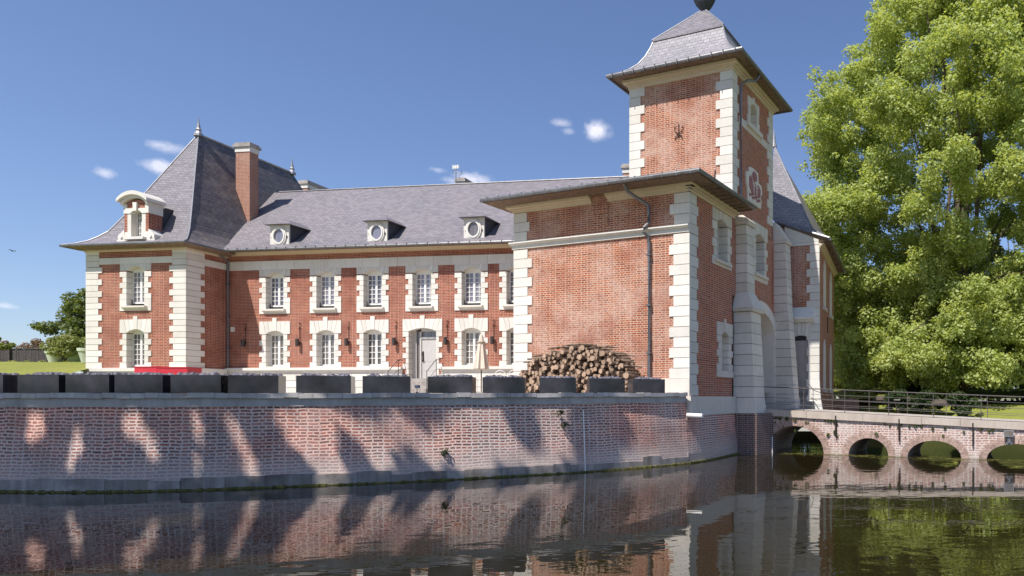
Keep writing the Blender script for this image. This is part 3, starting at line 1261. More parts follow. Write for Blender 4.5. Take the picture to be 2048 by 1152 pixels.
# downpipe in the corner by the pavilion
dp = MB()
dp.tube([M.p(.12, 9.38, .70), M.p(.12, 9.25, .62), M.p(.12, 9.0, .10), M.p(.12, 8.8, .09), M.p(.12, 3.66, .09)], .05, 8)
for z in (4.6, 6.2, 7.8):
    dp.box(M, .05, .19, z, z + .05, 0, .15)
dp.build('downpipe', 'zinc', mn)
# small vent box on the brickwork
vb = MB()
vb.box(M, .22, .42, 5.46, 5.70, 0, .05)
vb.build('vent_box', 'stone', mn)

# ------------------------------------------------------------------ corner pavilion
pv = thing('corner_pavilion', 'brick corner pavilion with tall bell-shaped slate roof and white stone dormer', 'building', (*PF.xy(2.7), 2.2))
PW = 5.42
wl = MB()
PCs = 2.71
wall_panel(wl, PF, 0.01, PW - .01, 3.5, 9.3, [(PCs - .49, PCs + .49, 6.56, 8.44), (PCs - .49, PCs + .49, 3.60, 5.44)])
wall_panel(wl, PS, 0.01, 2.22, 3.5, 9.3, [])
wl.face((PF.p(0, 2, 0), PF.p(0, 9.4, 0), PF.p(0, 9.4, -12.6), PF.p(0, 2, -12.6)))
wl.face((PF.p(0, 2, -12.6), PF.p(0, 9.4, -12.6), PF.p(PW, 9.4, -12.6), PF.p(PW, 2, -12.6)))
wl.face((PF.p(PW, 2, -12.6), PF.p(PW, 9.4, -12.6), PF.p(PW, 9.4, -2.3), PF.p(PW, 2, -2.3)))
wl.build('brick_wall', 'brick_house', pv)
bs = MB()
bs.box(PF, -.10, PW + .10, 2.0, 3.40, -.1, .10)
bs.box(PF, -.16, PW + .16, 3.40, 3.56, -.1, .17)
bs.box(PS, 0.0, 2.10, 2.0, 3.40, -.1, .10)
bs.box(PS, 0.0, 2.03, 3.40, 3.56, -.1, .165)
bs.build('plinth', 'stone', pv)
for fr, c_, sg, lo_, sh_q, ov_q, (a, b) in ((PF, 0, 1, .86, .66, None, (-.035, .70)), (PF, PW, -1, .86, .66, None, (PW - .70, PW + .035)), (PS, 0, 1, .93, .72, 0, (0, .93))):
    qn = MB()
    quoin_strip(qn, fr, c_, sg, 3.56, 8.42, lo_, sh_q, .278, over=ov_q)
    for z0, z1 in ((8.43, 8.70), (8.715, 8.98), (8.995, 9.24)):
        qn.box(fr, a, b, z0, z1, -.05, .034)
    qn.build('quoin_strip', 'stone', pv)
bd = MB()
for a, b in ((.71, 1.85), (1.86, 3.56), (3.57, 4.71)):
    bd.box(PF, a, b, 8.54, 8.84, -.03, .032)
bd.build('string_band', 'stone', pv)
bd = MB()
bd.box(PS, .94, 2.2, 8.56, 8.87, -.03, .032)
bd.build('string_band', 'stone', pv)
for z0, z1, rise, rows, gl, up in ((6.66, 8.24, .18, 6, 'glass_curtain', True), (3.64, 5.26, .17, 6, 'glass_dark', False)):
    f = window_part(pv, PF, PCs, .49, z0, z1, rise, rows, gl)
    sr = MB()
    if up:
        jambs(sr, PF, PCs, .49, 6.86, 8.18, .86, .70, .27, .033)
        voussoirs(sr, PF, PCs, .49, 8.22, .19, 8.535, .84, 7, -.28, .034)
        sr.box(PF, PCs - .86, PCs - .49, 6.29, 6.85, -.2, .034)
        sr.box(PF, PCs + .49, PCs + .86, 6.29, 6.85, -.2, .034)
        sr.box(PF, PCs - .488, PCs + .488, 6.29, 6.50, -.2, .034)
    else:
        jambs(sr, PF, PCs, .49, 3.57, 5.22, .86, .70, .27, .033)
        voussoirs(sr, PF, PCs, .49, 5.24, .17, 5.88, .86, 5, -.28, .034, key=.15)
    sr.build('surround', 'stone', f)
    if up:
        sl = MB()
        sl.prism(Frame(PF.xy(PCs - .64), (PF.n.x, PF.n.y)), [(-.28, 6.52), (.17, 6.52), (.17, 6.44), (.05, 6.36), (-.28, 6.36)], -1.28, 0)
        sl.build('sill', 'stone', f)
cornice(pv, [(PF, 0, PW, 1, 1), (PS, 0.0, 2.2, 0, 0)], 9.14, 9.36)
# bell-cast hipped roof
OV = .62
ec = [PF.p(-OV, 9.40, OV), PF.p(PW + OV, 9.40, OV), PF.p(PW + OV, 9.40, -12.6 - OV), PF.p(-OV, 9.40, -12.6 - OV)]
K1, K2 = Vector((-28.92, 35.92, 15.95)), Vector((-28.10, 42.03, 15.95))
prof = [(0, 0), (.09, .018), (.18, .050), (.25, .088), (.319, .135), (.37, .193), (.448, .285), (.595, .477), (.78, .717), (1, 1)]
rings = []
for r, h in prof:
    z = 9.40 + (15.95 - 9.40) * h
    ring = []
    for i, c in enumerate(ec):
        k = K1 if i in (0, 1) else K2
        ring.append((lerp(c.x, k.x, r), lerp(c.y, k.y, r), z))
    rings.append(ring)
rf = MB()
for a, b in zip(rings[:-1], rings[1:]):
    for i in (0, 1, 2, 3):
        j = (i + 1) % 4
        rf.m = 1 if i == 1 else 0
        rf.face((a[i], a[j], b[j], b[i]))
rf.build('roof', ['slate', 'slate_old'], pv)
so = MB()
wc = [PF.p(0, 9.38, 0), PF.p(PW, 9.38, 0), PF.p(PW, 9.38, -12.6), PF.p(0, 9.38, -12.6)]
for i in range(4):
    j = (i + 1) % 4
    so.face((ec[i] - Vector((0, 0, .05)), wc[i] - Vector((0, 0, .18)), wc[j] - Vector((0, 0, .18)), ec[j] - Vector((0, 0, .05))))
so.build('soffit', 'soffit', pv)
gt = MB()
gt.tube([PF.p(-OV, 9.36, -6), PF.p(-OV - .03, 9.36, OV + .03), PF.p(PW + OV + .03, 9.36, OV + .03), PF.p(PW + OV + .03, 9.36, -1.55)], .06, 8)
gt.build('gutter', 'zinc', pv)
hp = MB()
for i, k in ((0, K1), (1, K1)):
    hp.tube([Vector(r[i]) + Vector((0, 0, .02)) for r in rings], .035, 6)
hp.tube([K1, K2], .06, 6)
hp.build('ridge_cap', 'lead', pv)
for k in (K1, K2):
    fn = MB()
    fn.lathe((k.x, k.y, k.z - .1), [(.22, 0), (.20, .12), (.10, .28), (.14, .34), (.10, .42), (.04, .72), (.012, 1.0)], 8)
    fn.build('finial', 'lead', pv)
CP = Frame((-27.83, 37.0), (.99106, -.13311))
chimney(pv, CP, .06, .90, -.55, 0, 11.2, 15.9)
# baroque stone dormer on the front slope
ds = 2.86
dz = 9.50
dm = MB()
dm.box(PF, ds - .66, ds - .30, dz, 11.08, -.30, .10)
dm.box(PF, ds + .30, ds + .66, dz, 11.08, -.30, .10)
dm.box(PF, ds - .30, ds + .30, dz, 9.78, -.30, .10)
dorm = dm.build('dormer', 'stone', pv)
for sg in (-1, 1):
    br_ = MB()
    a, b = sorted((ds + sg * .50, ds + sg * .664))
    br_.box(PF, a, b, 10.05, 10.92, -.55, .104)
    if sg < 0:
        br_.build('brick_cheek', 'brick_house', dorm)
br_.build('brick_cheek', 'brick_house', dorm)
br_ = MB()
br_.box(PF, ds - .63, ds + .63, dz, 11.34, -1.9, -.5)
br_.build('slate_cheek', 'slate_dark', dorm)
sd = MB()
sd.box(PF, ds + .50, ds + .68, 10.92, 11.36, -.58, .13)
sd.box(PF, ds - .68, ds - .50, 10.92, 11.36, -.58, .13)
arc = arc_pts(ds, 10.92, .31, .16, 11)
sd.prism(PF, arc + [(ds + .5, 10.92), (ds + .5, 11.16), (ds - .5, 11.16), (ds - .5, 10.92)], -.3, .13)
sd.prism(PF, [(ds - .08, 11.02), (ds + .08, 11.02), (ds + .11, 11.42), (ds - .11, 11.42)], -.2, .20)
sd.build('arch_frame', 'stone', dorm)
tp = MB()
inn = arc_pts(ds, 11.36, .66, .20, 13)
tp.prism(PF, [(ds - .5, 11.16), (ds + .5, 11.16)] + inn[::-1], -.25, .10)
tp.build('tympanum', 'brick_house', dorm)
pe = MB()
for (h0, h1, e, r0, r1) in ((.72, .72, .24, 11.30, 11.43), (.82, .82, .36, 11.43, 11.58)):
    a0, a1 = arc_pts(ds, r0, h0, .33, 17), arc_pts(ds, r1, h1, .36, 17)
    for k in range(16):
        pe.prism(PF, [a0[k], a0[k + 1], a1[k + 1], a1[k]], -.62, e)
pe.build('pediment', 'stone', dorm)
for sg in (-1, 1):
    vl = MB()
    cx = ds + sg * .80
    vl.prism(PF, [(cx + .20 * math.cos(a), 9.80 + .20 * math.sin(a)) for a in [2 * math.pi * k / 16 for k in range(16)]], -.5, .13)
    vl.prism(PF, [(cx + .07 * math.cos(a), 9.80 + .07 * math.sin(a)) for a in [2 * math.pi * k / 10 for k in range(10)]], .10, .18)
    a, b = sorted((ds + sg * .60, ds + sg * 1.04))
    vl.box(PF, a, b, 9.46, 9.68, -.5, .14)
    vl.prism(PF, [(ds + sg * .66, 9.7), (ds + sg * .95, 9.86), (ds + sg * .80, 10.05), (ds + sg * .66, 10.16)], -.4, .12)
    vl.build('scroll', 'stone', dorm)
sl = MB()
sl.box(PF, ds - .55, ds + .52, 9.66, 9.78, .0, .26)
sl.build('sill', 'stone', dorm)
w_ = MB()
w_.box(PF, ds - .30, ds - .24, 9.78, 11.0, -.22, -.16)
w_.box(PF, ds + .24, ds + .30, 9.78, 11.0, -.22, -.16)
w_.box(PF, ds - .03, ds + .03, 9.78, 11.05, -.22, -.15)
for k in range(1, 5):
    z = 9.78 + k * .25
    w_.box(PF, ds - .24, ds + .24, z - .014, z + .014, -.21, -.165)
for sx in (-.135, .135):
    w_.box(PF, ds + sx - .012, ds + sx + .012, 9.78, 11.05, -.21, -.166)
w_.build('window_frame', 'white_paint', dorm)
pn = MB()
pn.face((PF.p(ds - .3, 9.78, -.2), PF.p(ds + .3, 9.78, -.2), PF.p(ds + .3, 11.1, -.2), PF.p(ds - .3, 11.1, -.2)))
pn.build('pane', 'glass_dark', dorm)
tr = MB()
tr.face((PF.p(ds - .66, 11.37, -.4), PF.p(ds + .66, 11.37, -.4), PF.p(ds + .66, 11.37, -2.0), PF.p(ds - .66, 11.37, -2.0)))
tr.build('dormer_roof', 'moss', dorm)

# ------------------------------------------------------------------ side building (blank brick wall)
an = thing('side_building', 'brick side building with blank wall, white quoins and low slate hip roof', 'building', (*L.xy(3.5), 2.2))
LW = 7.19
wl = MB()
wall_panel(wl, L, .01, LW - .01, 2.2, 9.1, [])
LB = Frame(B, (-dR.x, -dR.y))
wl.face((L.p(0.01, 2.2, 0), L.p(0.01, 9.1, 0), L.p(0.01, 9.1, -9), L.p(0.01, 2.2, -9)))
wl.build('brick_wall', 'brick_old', an)
wl = MB()
UCs, LCs = 2.62, 2.87
wall_panel(wl, RF, .01, 3.57, 2.17, 9.1, [(UCs - .45, UCs + .45, 7.05, 8.72), (LCs - .32, LCs + .32, 3.12, 4.62)])
wl.build('brick_side_wall', 'brick_shade_lifted', an)
bs = MB()
bs.box(L, -.05, LW + .05, 2.1, 2.76, -.1, .07)
bs.box(RF, -.07, 3.7, 1.54, 2.17, -.2, .10)
bs.build('plinth', 'stone_gate_warmed', an)
qn = MB()
quoin_strip(qn, L, LW, -1, 2.77, 7.56, .72, .56, .342)
qn.build('quoin_strip', 'stone', an)
qn = MB()
quoin_strip(qn, L, 0, 1, 2.77, 7.56, .80, .60, .342)
qn.build('quoin_strip', 'stone', an)
qn = MB()
quoin_strip(qn, RF, 0, 1, 2.2, 7.56, .62, .50, .357, over=0)
qn.build('quoin_strip', 'stone', an)
qn = MB()
quoin_strip(qn, L, LW, -1, 7.86, 8.90, .70, .54, .347, start_long=False)
qn.build('quoin_strip', 'stone', an)
qn = MB()
quoin_strip(qn, L, 0, 1, 7.86, 8.90, .68, .56, .347, start_long=False)
qn.build('quoin_strip', 'stone', an)
qn = MB()
quoin_strip(qn, RF, 0, 1, 7.57, 8.90, .62, .50, .333, over=0)
qn.build('quoin_strip', 'stone', an)
sb = MB()
sb.box(L, -.10, LW + .035, 7.58, 7.71, -.05, .06)
sb.prism(Frame(L.xy(-.16), (L.n.x, L.n.y)), [(-.05, 7.71), (.10, 7.71), (.17, 7.77), (.17, 7.81), (-.02, 7.86)], -(LW + .20), 0)
sb.build('string_band', 'stone', an)
# brick stub interrupting the cornice
stb = MB()
stb.box(L, 3.42, 4.02, 8.55, 9.2, -.05, .06)
stb.box(L, 3.98, 4.06, 8.05, 9.0, -.05, .05)
stb.build('brick_stub', 'brick_old', an)
cornice(an, [(L, 0, 3.40, 1, 0), (L, 4.06, LW, 0, 1), (RF, 0, 3.72, 1, 0)], 8.90, 9.14)
gate_windows = MB()
f = window_part(an, RF, UCs, .45, 7.05, 8.55, .1, 4, 'glass_dark', -.33)
sr = MB()
jambs(sr, RF, UCs, .45, 6.88, 8.44, .85, .72, .30, .033, -.38)
voussoirs(sr, RF, UCs, .45, 8.46, .14, 8.88, .85, 7, -.38, .034)
sr.box(RF, UCs - .45, UCs + .45, 6.88, 7.05, -.38, .02)
sr.build('surround', 'stone_gate_warmed', f)
sl = MB()
sl.box(RF, UCs - .72, UCs + .72, 6.98, 7.08, .0, .12)
sl.build('sill', 'stone_gate_warmed', f)
bl = MB()
bl.face((RF.p(LCs - .32, 3.1, -.22), RF.p(LCs + .32, 3.1, -.22), RF.p(LCs + .32, 4.65, -.22), RF.p(LCs - .32, 4.65, -.22)))
f = bl.build('blind_window', 'stone_gate_warmed', an)
sr = MB()
jambs(sr, RF, LCs, .32, 3.12, 4.40, .70, .56, .26, .033, -.22)
voussoirs(sr, RF, LCs, .32, 4.40, .14, 4.88, .70, 5, -.22, .034, key=.14)
sr.box(RF, LCs - .72, LCs + .72, 2.88, 3.11, -.22, .05)
sr.build('surround', 'stone_gate_warmed', f)
# roof
OA = .88
gA = L.p(LW + OA * .9, 9.25, OA)
gB = L.p(-OA * .8, 9.25, OA)
gR = RF.p(3.62, 9.25, OA)
Kp = Vector((*(A + 2.3 * dR - 2.7 * dL), 10.35))
K3 = Vector((*(A + 9.0 * dR - 2.7 * dL), 10.35))
K4 = Vector((*(A + 9.0 * dR + .8 * RF.n), 9.25))
gBb = L.p(-OA * .8, 9.25, -9.5)
rf = MB()
rf.face((gB, gA, Kp))
Kt = Vector((*(A + 3.55 * dR - 2.7 * dL), 10.35))
rf.face((gA, gR, Kt, Kp))
rf.face((gBb, gB, Kp, K3))
rf.build('roof', 'slate', an)
so = MB()
dz_ = Vector((0, 0, -.10))
so.face((gA + dz_, gB + dz_, L.p(0, 9.14, 0), L.p(LW, 9.14, 0)))
so.face((gR + dz_, gA + dz_, RF.p(0, 9.14, 0), RF.p(3.62, 9.14, 0)))
so.face((gB + dz_, gBb + dz_, L.p(0, 9.14, -9), L.p(0, 9.14, 0)))
# rafter ends under the eave
for k in range(9):
    t = .35 + k * .4
    so.box(RF, t, t + .05, 9.11, 9.17, 0.2, OA - .08)
so.build('soffit', 'soffit', an)
gt = MB()
gt.tube([gBb, gB + Vector((-.02, -.03, -.02)), gA + Vector((.02, -.04, -.02)), gR + Vector((.03, 0, -.02))], .075, 10)
for k in range(17):
    q = gB.lerp(gA, (k + .5) / 17)
    gt.box(Frame((q.x, q.y), dL), 0, .03, q.z - .10, q.z + .065, -.06, .085)
gt.build('gutter', 'zinc', an)
hc_ = MB()
hc_.tube([gB, Kp], .035, 6)
hc_.tube([gA, Kp], .035, 6)
hc_.build('ridge_cap', 'zinc', an)
dp = MB()
sp = 5.74
dp.tube([L.p(sp - .55, 9.20, .78), L.p(sp - .50, 8.95, .62), L.p(sp - .25, 8.75, .32), L.p(sp - .03, 8.6, .12), L.p(sp, 8.35, .11), L.p(sp, 7.98, .12),
         L.p(sp - .10, 7.80, .26), L.p(sp - .10, 7.66, .28), L.p(sp - .02, 7.50, .13), L.p(sp, 7.30, .11), L.p(sp, 2.85, .11), L.p(sp, 2.70, .13)], .058, 10)
for z in (3.6, 5.2, 6.9):
    dp.box(L, sp - .075, sp + .075, z, z + .05, 0, .175)
dp.build('downpipe', 'zinc', an)
# white outlet pipe at the foot of the corner
op = MB()
op.tube([L.p(LW + .05, 1.56, .22), L.p(LW + .62, 1.54, .24)], .07, 12)
op.build('outlet_pipe', 'pvc_white', an)

# ------------------------------------------------------------------ gate tower
tw = thing('gate_tower', 'tall square brick gate tower with bell-shaped slate roof and stone buttresses', 'tower', (*RF.xy(5.8), 1.6))
TW = 4.45
TR0, TR1 = 3.56, 7.95
wl = MB()
wall_panel(wl, TL, .01, TW - .01, 8.8, 14.55, [])
wl.face((TL.p(0, 2, 0), TL.p(0, 14.55, 0), TL.p(0, 14.55, -4.4), TL.p(0, 2, -4.4)))
wl.face((TL.p(0, 2, -4.4), TL.p(0, 14.55, -4.4), TL.p(TW - 1.3, 14.55, -4.4), TL.p(TW - 1.3, 2, -4.4)))
wl.face((TL.p(TW - 1.3, 6.2, -4.4), TL.p(TW - 1.3, 14.55, -4.4), TL.p(TW, 14.55, -4.4), TL.p(TW, 6.2, -4.4)))
wl.build('brick_wall', 'brick_old', tw)
wl = MB()
GWc, SWc = 6.45, 5.68
wall_panel(wl, RF, TR0 + .012, 8.95, 6.0, 9.0, [(GWc - .5, GWc + .5, 7.22, 9.0)])
wall_panel(wl, RF, TR0 + .012, TR1 - .01, 9.0, 14.55, [(GWc - .5, GWc + .5, 9.0, 9.04), (SWc - .34, SWc + .34, 13.16, 14.0)])
wl.build('brick_front_wall', 'brick_shade_lifted', tw)
qn = MB()
quoin_strip(qn, TL, TW, -1, 9.2, 14.50, .66, .48, .353, start_long=False)
qn.build('quoin_strip', 'stone', tw)
qn = MB()
quoin_strip(qn, TL, 0, 1, 9.9, 14.50, .66, .48, .353)
qn.build('quoin_strip', 'stone', tw)
qn = MB()
quoin_strip(qn, RF, TR0, 1, 9.2, 14.50, .62, .44, .353, over=0, start_long=False)
qn.build('quoin_strip', 'stone', tw)
qn = MB()
quoin_strip(qn, RF, TR1, -1, 9.6, 14.50, .62, .44, .353)
qn.build('quoin_strip', 'stone', tw)
bd = MB()
bd.box(RF, 4.2, TR1 - .45, 12.72, 13.03, -.03, .034)
bd.build('string_band', 'stone_gate_warmed', tw)
cornice(tw, [(TL, 0, TW, 1, 1), (RF, TR0, TR1, 0, 1)], 14.48, 14.80)
# small attic window
pn = MB()
pn.face((RF.p(SWc - .34, 13.1, -.26), RF.p(SWc + .34, 13.1, -.26), RF.p(SWc + .34, 14.1, -.26), RF.p(SWc - .34, 14.1, -.26)))
f = pn.build('attic_window', 'stone_gate_warmed', tw)
sr = MB()
jambs(sr, RF, SWc, .34, 13.08, 13.78, .66, .58, .35, .05, -.26)
voussoirs(sr, RF, SWc, .34, 13.78, .22, 14.16, .60, 5, -.26, .055, key=.12)
sr.box(RF, SWc - .80, SWc + .80, 12.90, 13.08, -.02, .14)
sr.build('surround', 'stone_gate_warmed', f)
# window over the gate
f = window_part(tw, RF, GWc, .5, 7.24, 8.85, .1, 5, 'glass_dark', -.36)
sr = MB()
jambs(sr, RF, GWc, .5, 6.95, 8.72, .88, .72, .30, .033, -.40)
voussoirs(sr, RF, GWc, .5, 8.74, .18, 9.32, .88, 7, -.40, .034)
sr.box(RF, GWc - .5, GWc + .5, 6.95, 7.22, -.40, .02)
sr.build('surround', 'stone_gate_warmed', f)
sl = MB()
sl.box(RF, GWc - .76, GWc + .76, 7.12, 7.24, 0, .13)
sl.build('sill', 'stone_gate_warmed', f)
# carved coat of arms: pale slab with worn red shield, crowned oval and supporters
cs, cz = 5.76, 10.70
ar = MB()
ar.prism(RF, [(cs - .72, cz - .72), (cs + .72, cz - .72), (cs + .78, cz - .40), (cs + .72, cz - .2), (cs + .90, cz - .05), (cs + .80, cz + .25), (cs + .45, cz + .30),
              (cs + .40, cz + .68), (cs - .10, cz + .72), (cs - .55, cz + .66), (cs - .62, cz + .42), (cs - .90, cz + .38), (cs - .86, cz - .1), (cs - .76, cz - .2)],
         -.02, .05)
arms = ar.build('coat_of_arms', 'stone_gate_warmed', tw)
sh_ = MB()


def oval(c, z, rx, rz, n=18, a0=0, a1=2 * math.pi):
    return [(c + rx * math.cos(lerp(a0, a1, k / n)), z + rz * math.sin(lerp(a0, a1, k / n))) for k in range(n)]


sh_.prism(RF, oval(cs - .02, cz + .40, .26, .20), .05, .075)
sh_.prism(RF, [(cs - .60, cz + .22), (cs - .44, cz + .34), (cs - .26, cz + .14), (cs + .26, cz + .10), (cs + .40, cz + .16), (cs + .62, cz + .02), (cs + .60, cz - .30),
               (cs + .34, cz - .34), (cs + .20, cz - .44), (cs + .06, cz - .30), (cs - .06, cz - .32), (cs - .22, cz - .42), (cs - .42, cz - .26), (cs - .58, cz - .14)],
          .05, .08)
for k in range(8):
    a = -.55 + k * .16
    sh_.prism(RF, oval(cs + a, cz - .46 + .05 * math.sin(k * 2.1), .055, .07, 8), .05, .07)
sh_.build('shield', 'crest_red', arms)
cr = MB()
cr.prism(RF, oval(cs - .16, cz - .10, .045, .24, 12), .08, .095)
cr.prism(RF, oval(cs + .16, cz - .12, .045, .24, 12), .08, .095)
cr.prism(RF, [(cs - .30, cz + .04), (cs + .30, cz - .0), (cs + .30, cz + .04), (cs - .30, cz + .08)], .08, .092)
cr.build('shield_bars', 'stone_gate_warmed', arms)
# fleur-shaped iron tie on the sunny side
fl = MB()
fs, fz = 2.2, 12.50
fl.tube([TL.p(fs, fz - .28, .03), TL.p(fs, fz + .30, .03)], .015, 6)
for sg in (-1, 1):
    fl.tube([TL.p(fs, fz - .10, .03), TL.p(fs + sg * .16, fz + .02, .035), TL.p(fs + sg * .20, fz + .14, .035), TL.p(fs + sg * .12, fz + .20, .03)], .014, 6)
    fl.tube([TL.p(fs, fz - .12, .03), TL.p(fs + sg * .12, fz - .2, .035), TL.p(fs + sg * .16, fz - .30, .03)], .018, 6)
fl.build('wall_tie', 'iron', tw)
fl = MB()
fl.tube([TL.p(3.62 + .12 * math.cos(a), 10.42 + .11 * math.sin(a), .03) for a in [k * .5 - 2.6 for k in range(9)]], .022, 6)
fl.tube([TL.p(3.74, 10.45, .03), TL.p(3.76, 10.8, .03)], .02, 6)
fl.build('wall_tie', 'iron', tw)
# buttresses: battered stacks of stone courses


def stack(mb, fr, rings, pitch, gap=.018):
    """rings: (z, s0, s1, e1)"""
    for (za, a0, a1, ea), (zb, b0, b1, eb) in zip(rings[:-1], rings[1:]):
        n = max(1, round((zb - za) / pitch))
        for k in range(n):
            t0, t1 = k / n, (k + 1) / n
            z0, z1 = lerp(za, zb, t0), lerp(za, zb, t1) - gap
            bt = [fr.p(lerp(a0, b0, t0), z0, lerp(ea, eb, t0)), fr.p(lerp(a1, b1, t0), z0, lerp(ea, eb, t0)), fr.p(lerp(a1, b1, t0), z0, -.05), fr.p(lerp(a0, b0, t0), z0, -.05)]
            tp_ = [fr.p(lerp(a0, b0, t1), z1, lerp(ea, eb, t1)), fr.p(lerp(a1, b1, t1), z1, lerp(ea, eb, t1)), fr.p(lerp(a1, b1, t1), z1, -.05), fr.p(lerp(a0, b0, t1), z1, -.05)]
            mb.hexa(bt, tp_)


def solid(mb, fr, rings):
    for (za, a0, a1, ea), (zb, b0, b1, eb) in zip(rings[:-1], rings[1:]):
        bt = [fr.p(a0, za, ea), fr.p(a1, za, ea), fr.p(a1, za, -.04), fr.p(a0, za, -.04)]
        tp_ = [fr.p(b0, zb, eb), fr.p(b1, zb, eb), fr.p(b1, zb, -.04), fr.p(b0, zb, -.04)]
        mb.hexa(bt, tp_)


bt = MB()
stack(bt, RF, [(1.54, 3.78, 4.98, .86), (2.15, 3.80, 4.92, .80), (5.40, 3.84, 4.84, .66)], .42)
solid(bt, RF, [(5.40, 3.74, 4.94, .76), (5.52, 3.70, 4.98, .80)])
solid(bt, RF, [(5.525, 3.70, 4.98, .80), (6.15, 3.92, 4.70, .50)])
stack(bt, RF, [(6.16, 3.92, 4.70, .48), (8.72, 3.92, 4.70, .44)], .37)
solid(bt, RF, [(8.72, 3.88, 4.74, .50), (8.86, 3.86, 4.76, .56)])
solid(bt, RF, [(8.865, 3.86, 4.76, .56), (9.08, 3.92, 4.70, .30)])
bt.build('buttress', 'stone_gate_warmed', tw)
bt = MB()
stack(bt, RF, [(1.60, 8.22, 8.95, 1.02), (2.3, 8.22, 8.92, .92), (5.9, 8.22, 8.90, .66)], .42)
stack(bt, RF, [(5.9, 8.22, 8.90, .64), (8.9, 8.22, 8.90, .52)], .40)
solid(bt, RF, [(8.9, 8.18, 8.94, .58), (9.02, 8.18, 8.94, .60)])
solid(bt, RF, [(9.025, 8.18, 8.94, .60), (9.85, 8.2, 8.9, .04)])
bt.build('buttress', 'stone_gate_warmed', tw)
# gateway arch
ga = MB()
GC, GH, GS, GRISE = 6.52, 1.64, 4.78, .95


def ell(c, z, a, b, n=17):
    return [(c - a * math.cos(math.pi * k / (n - 1)), z + b * math.sin(math.pi * k / (n - 1))) for k in range(n)]


i0, o0 = ell(GC, GS, GH, GRISE), ell(GC, GS, GH + .42, GRISE + .44)
for k in range(16):
    g_ = .006
    ga.prism(RF, [i0[k], i0[k + 1], (lerp(o0[k + 1][0], o0[k][0], .02), o0[k + 1][1]), (lerp(o0[k][0], o0[k + 1][0], .02), o0[k][1])], -1.1, .06)
ga.box(RF, GC + GH, GC + GH + .12, 1.6, GS, -1.1, .05)
ga.box(RF, GC - GH - .12, GC - GH, 1.6, GS, -1.1, .05)
for z in [1.6 + .42 * k for k in range(1, 8)]:
    ga.box(RF, GC + GH - .006, GC + GH + .02, z - .012, z + .005, -1.0, .045)
ga.build('gate_arch', 'stone_gate_warmed', tw)
sp_ = MB()
sp_.prism(RF, [(TR0 + .3, 6.0)] + [(TR0 + .3, GS)] + [(GC - GH - .40, GS)] + ell(GC, GS, GH + .40, GRISE + .42)[1:-1] + [(GC + GH + .40, GS), (8.95, GS), (8.95, 6.2), (GC, 6.25), (TR0 + .3, 6.2)],
          -.3, -.001)
sp_.build('spandrel', 'brick_shade_lifted', tw)
gd = MB()
gd.box(RF, GC - GH, GC + GH, 1.6, 5.8, -1.18, -1.1)
for k in range(9):
    s = GC - GH + .1 + k * .36
    gd.box(RF, s, s + .33, 1.66, 5.7, -1.1, -1.085)
gd.build('gate_door', 'gate_beige', tw)
# roof
CC = T - dL * (TW / 2) + dR * (TW / 2)


def sq(k, z):
    return [tuple((*(CC + dL * (k * a) + dR * (k * b)), z)) for a, b in ((-1, -1), (1, -1), (1, 1), (-1, 1))]


bell = [(2.86, 14.90), (2.54, 15.09), (2.26, 15.31), (2.0, 15.60), (1.80, 15.95), (1.66, 16.30), (1.56, 16.62)]
rf = MB()
rr_ = [sq(k, z) for k, z in bell]
for q, (a, b) in enumerate(zip(rr_[:-1], rr_[1:])):
    rf.m = 1 if q >= 2 else 0
    for i in range(4):
        j = (i + 1) % 4
        rf.face((a[i], a[j], b[j], b[i]))
rf.m = 0
lip0, lip1, lip2 = sq(1.60, 16.60), sq(1.60, 16.66), sq(.10, 18.34)
for a, b in ((rr_[-1], lip0), (lip0, lip1), (lip1, lip2)):
    for i in range(4):
        j = (i + 1) % 4
        rf.face((a[i], a[j], b[j], b[i]))
rf.build('roof', ['slate', 'slate_light'], tw)
so = MB()
ee, ww_ = sq(2.86, 14.86), sq(2.2, 14.80)
for i in range(4):
    j = (i + 1) % 4
    so.face((ee[i], ww_[i], ww_[j], ee[j]))
so.build('soffit', 'soffit', tw)
gt = MB()
gq = [Vector(p) for p in sq(2.88, 14.86)]
gt.tube([gq[3], gq[0], gq[1], gq[2], gq[3]], .08, 8)
for k in range(12):
    q = gq[0].lerp(gq[1], (k + .5) / 12)
    gt.box(Frame((q.x, q.y), dL), 0, .03, q.z - .10, q.z + .07, -.06, .09)
gt.build('gutter', 'zinc', tw)
hp = MB()
for i in range(4):
    hp.tube([Vector(r[i]) for r in rr_], .03, 6)
    hp.tube([Vector(lip1[i]), Vector(lip2[i])], .03, 6)
hp.build('ridge_cap', 'lead', tw)
fn = MB()
fn.lathe((CC.x, CC.y, 18.2), [(.16, 0), (.12, .12), (.20, .20), (.36, .38), (.45, .56), (.47, .68), (.44, .80), (.46, .84), (.40, .98), (.26, 1.2), (.12, 1.5), (.05, 2.0)], 8)
fn.build('finial', 'slate_dark', tw)
dp = MB()
sp = 4.20
dp.tube([RF.p(sp + .75, 14.80, .58), RF.p(sp + .65, 14.55, .46), RF.p(sp + .2, 14.40, .30), RF.p(sp, 14.2, .12), RF.p(sp, 13.8, .10), RF.p(sp, 9.75, .10), RF.p(sp - .08, 9.55, .16), RF.p(sp - .3, 9.45, .3)], .055, 8)
dp.build('downpipe', 'zinc', tw)

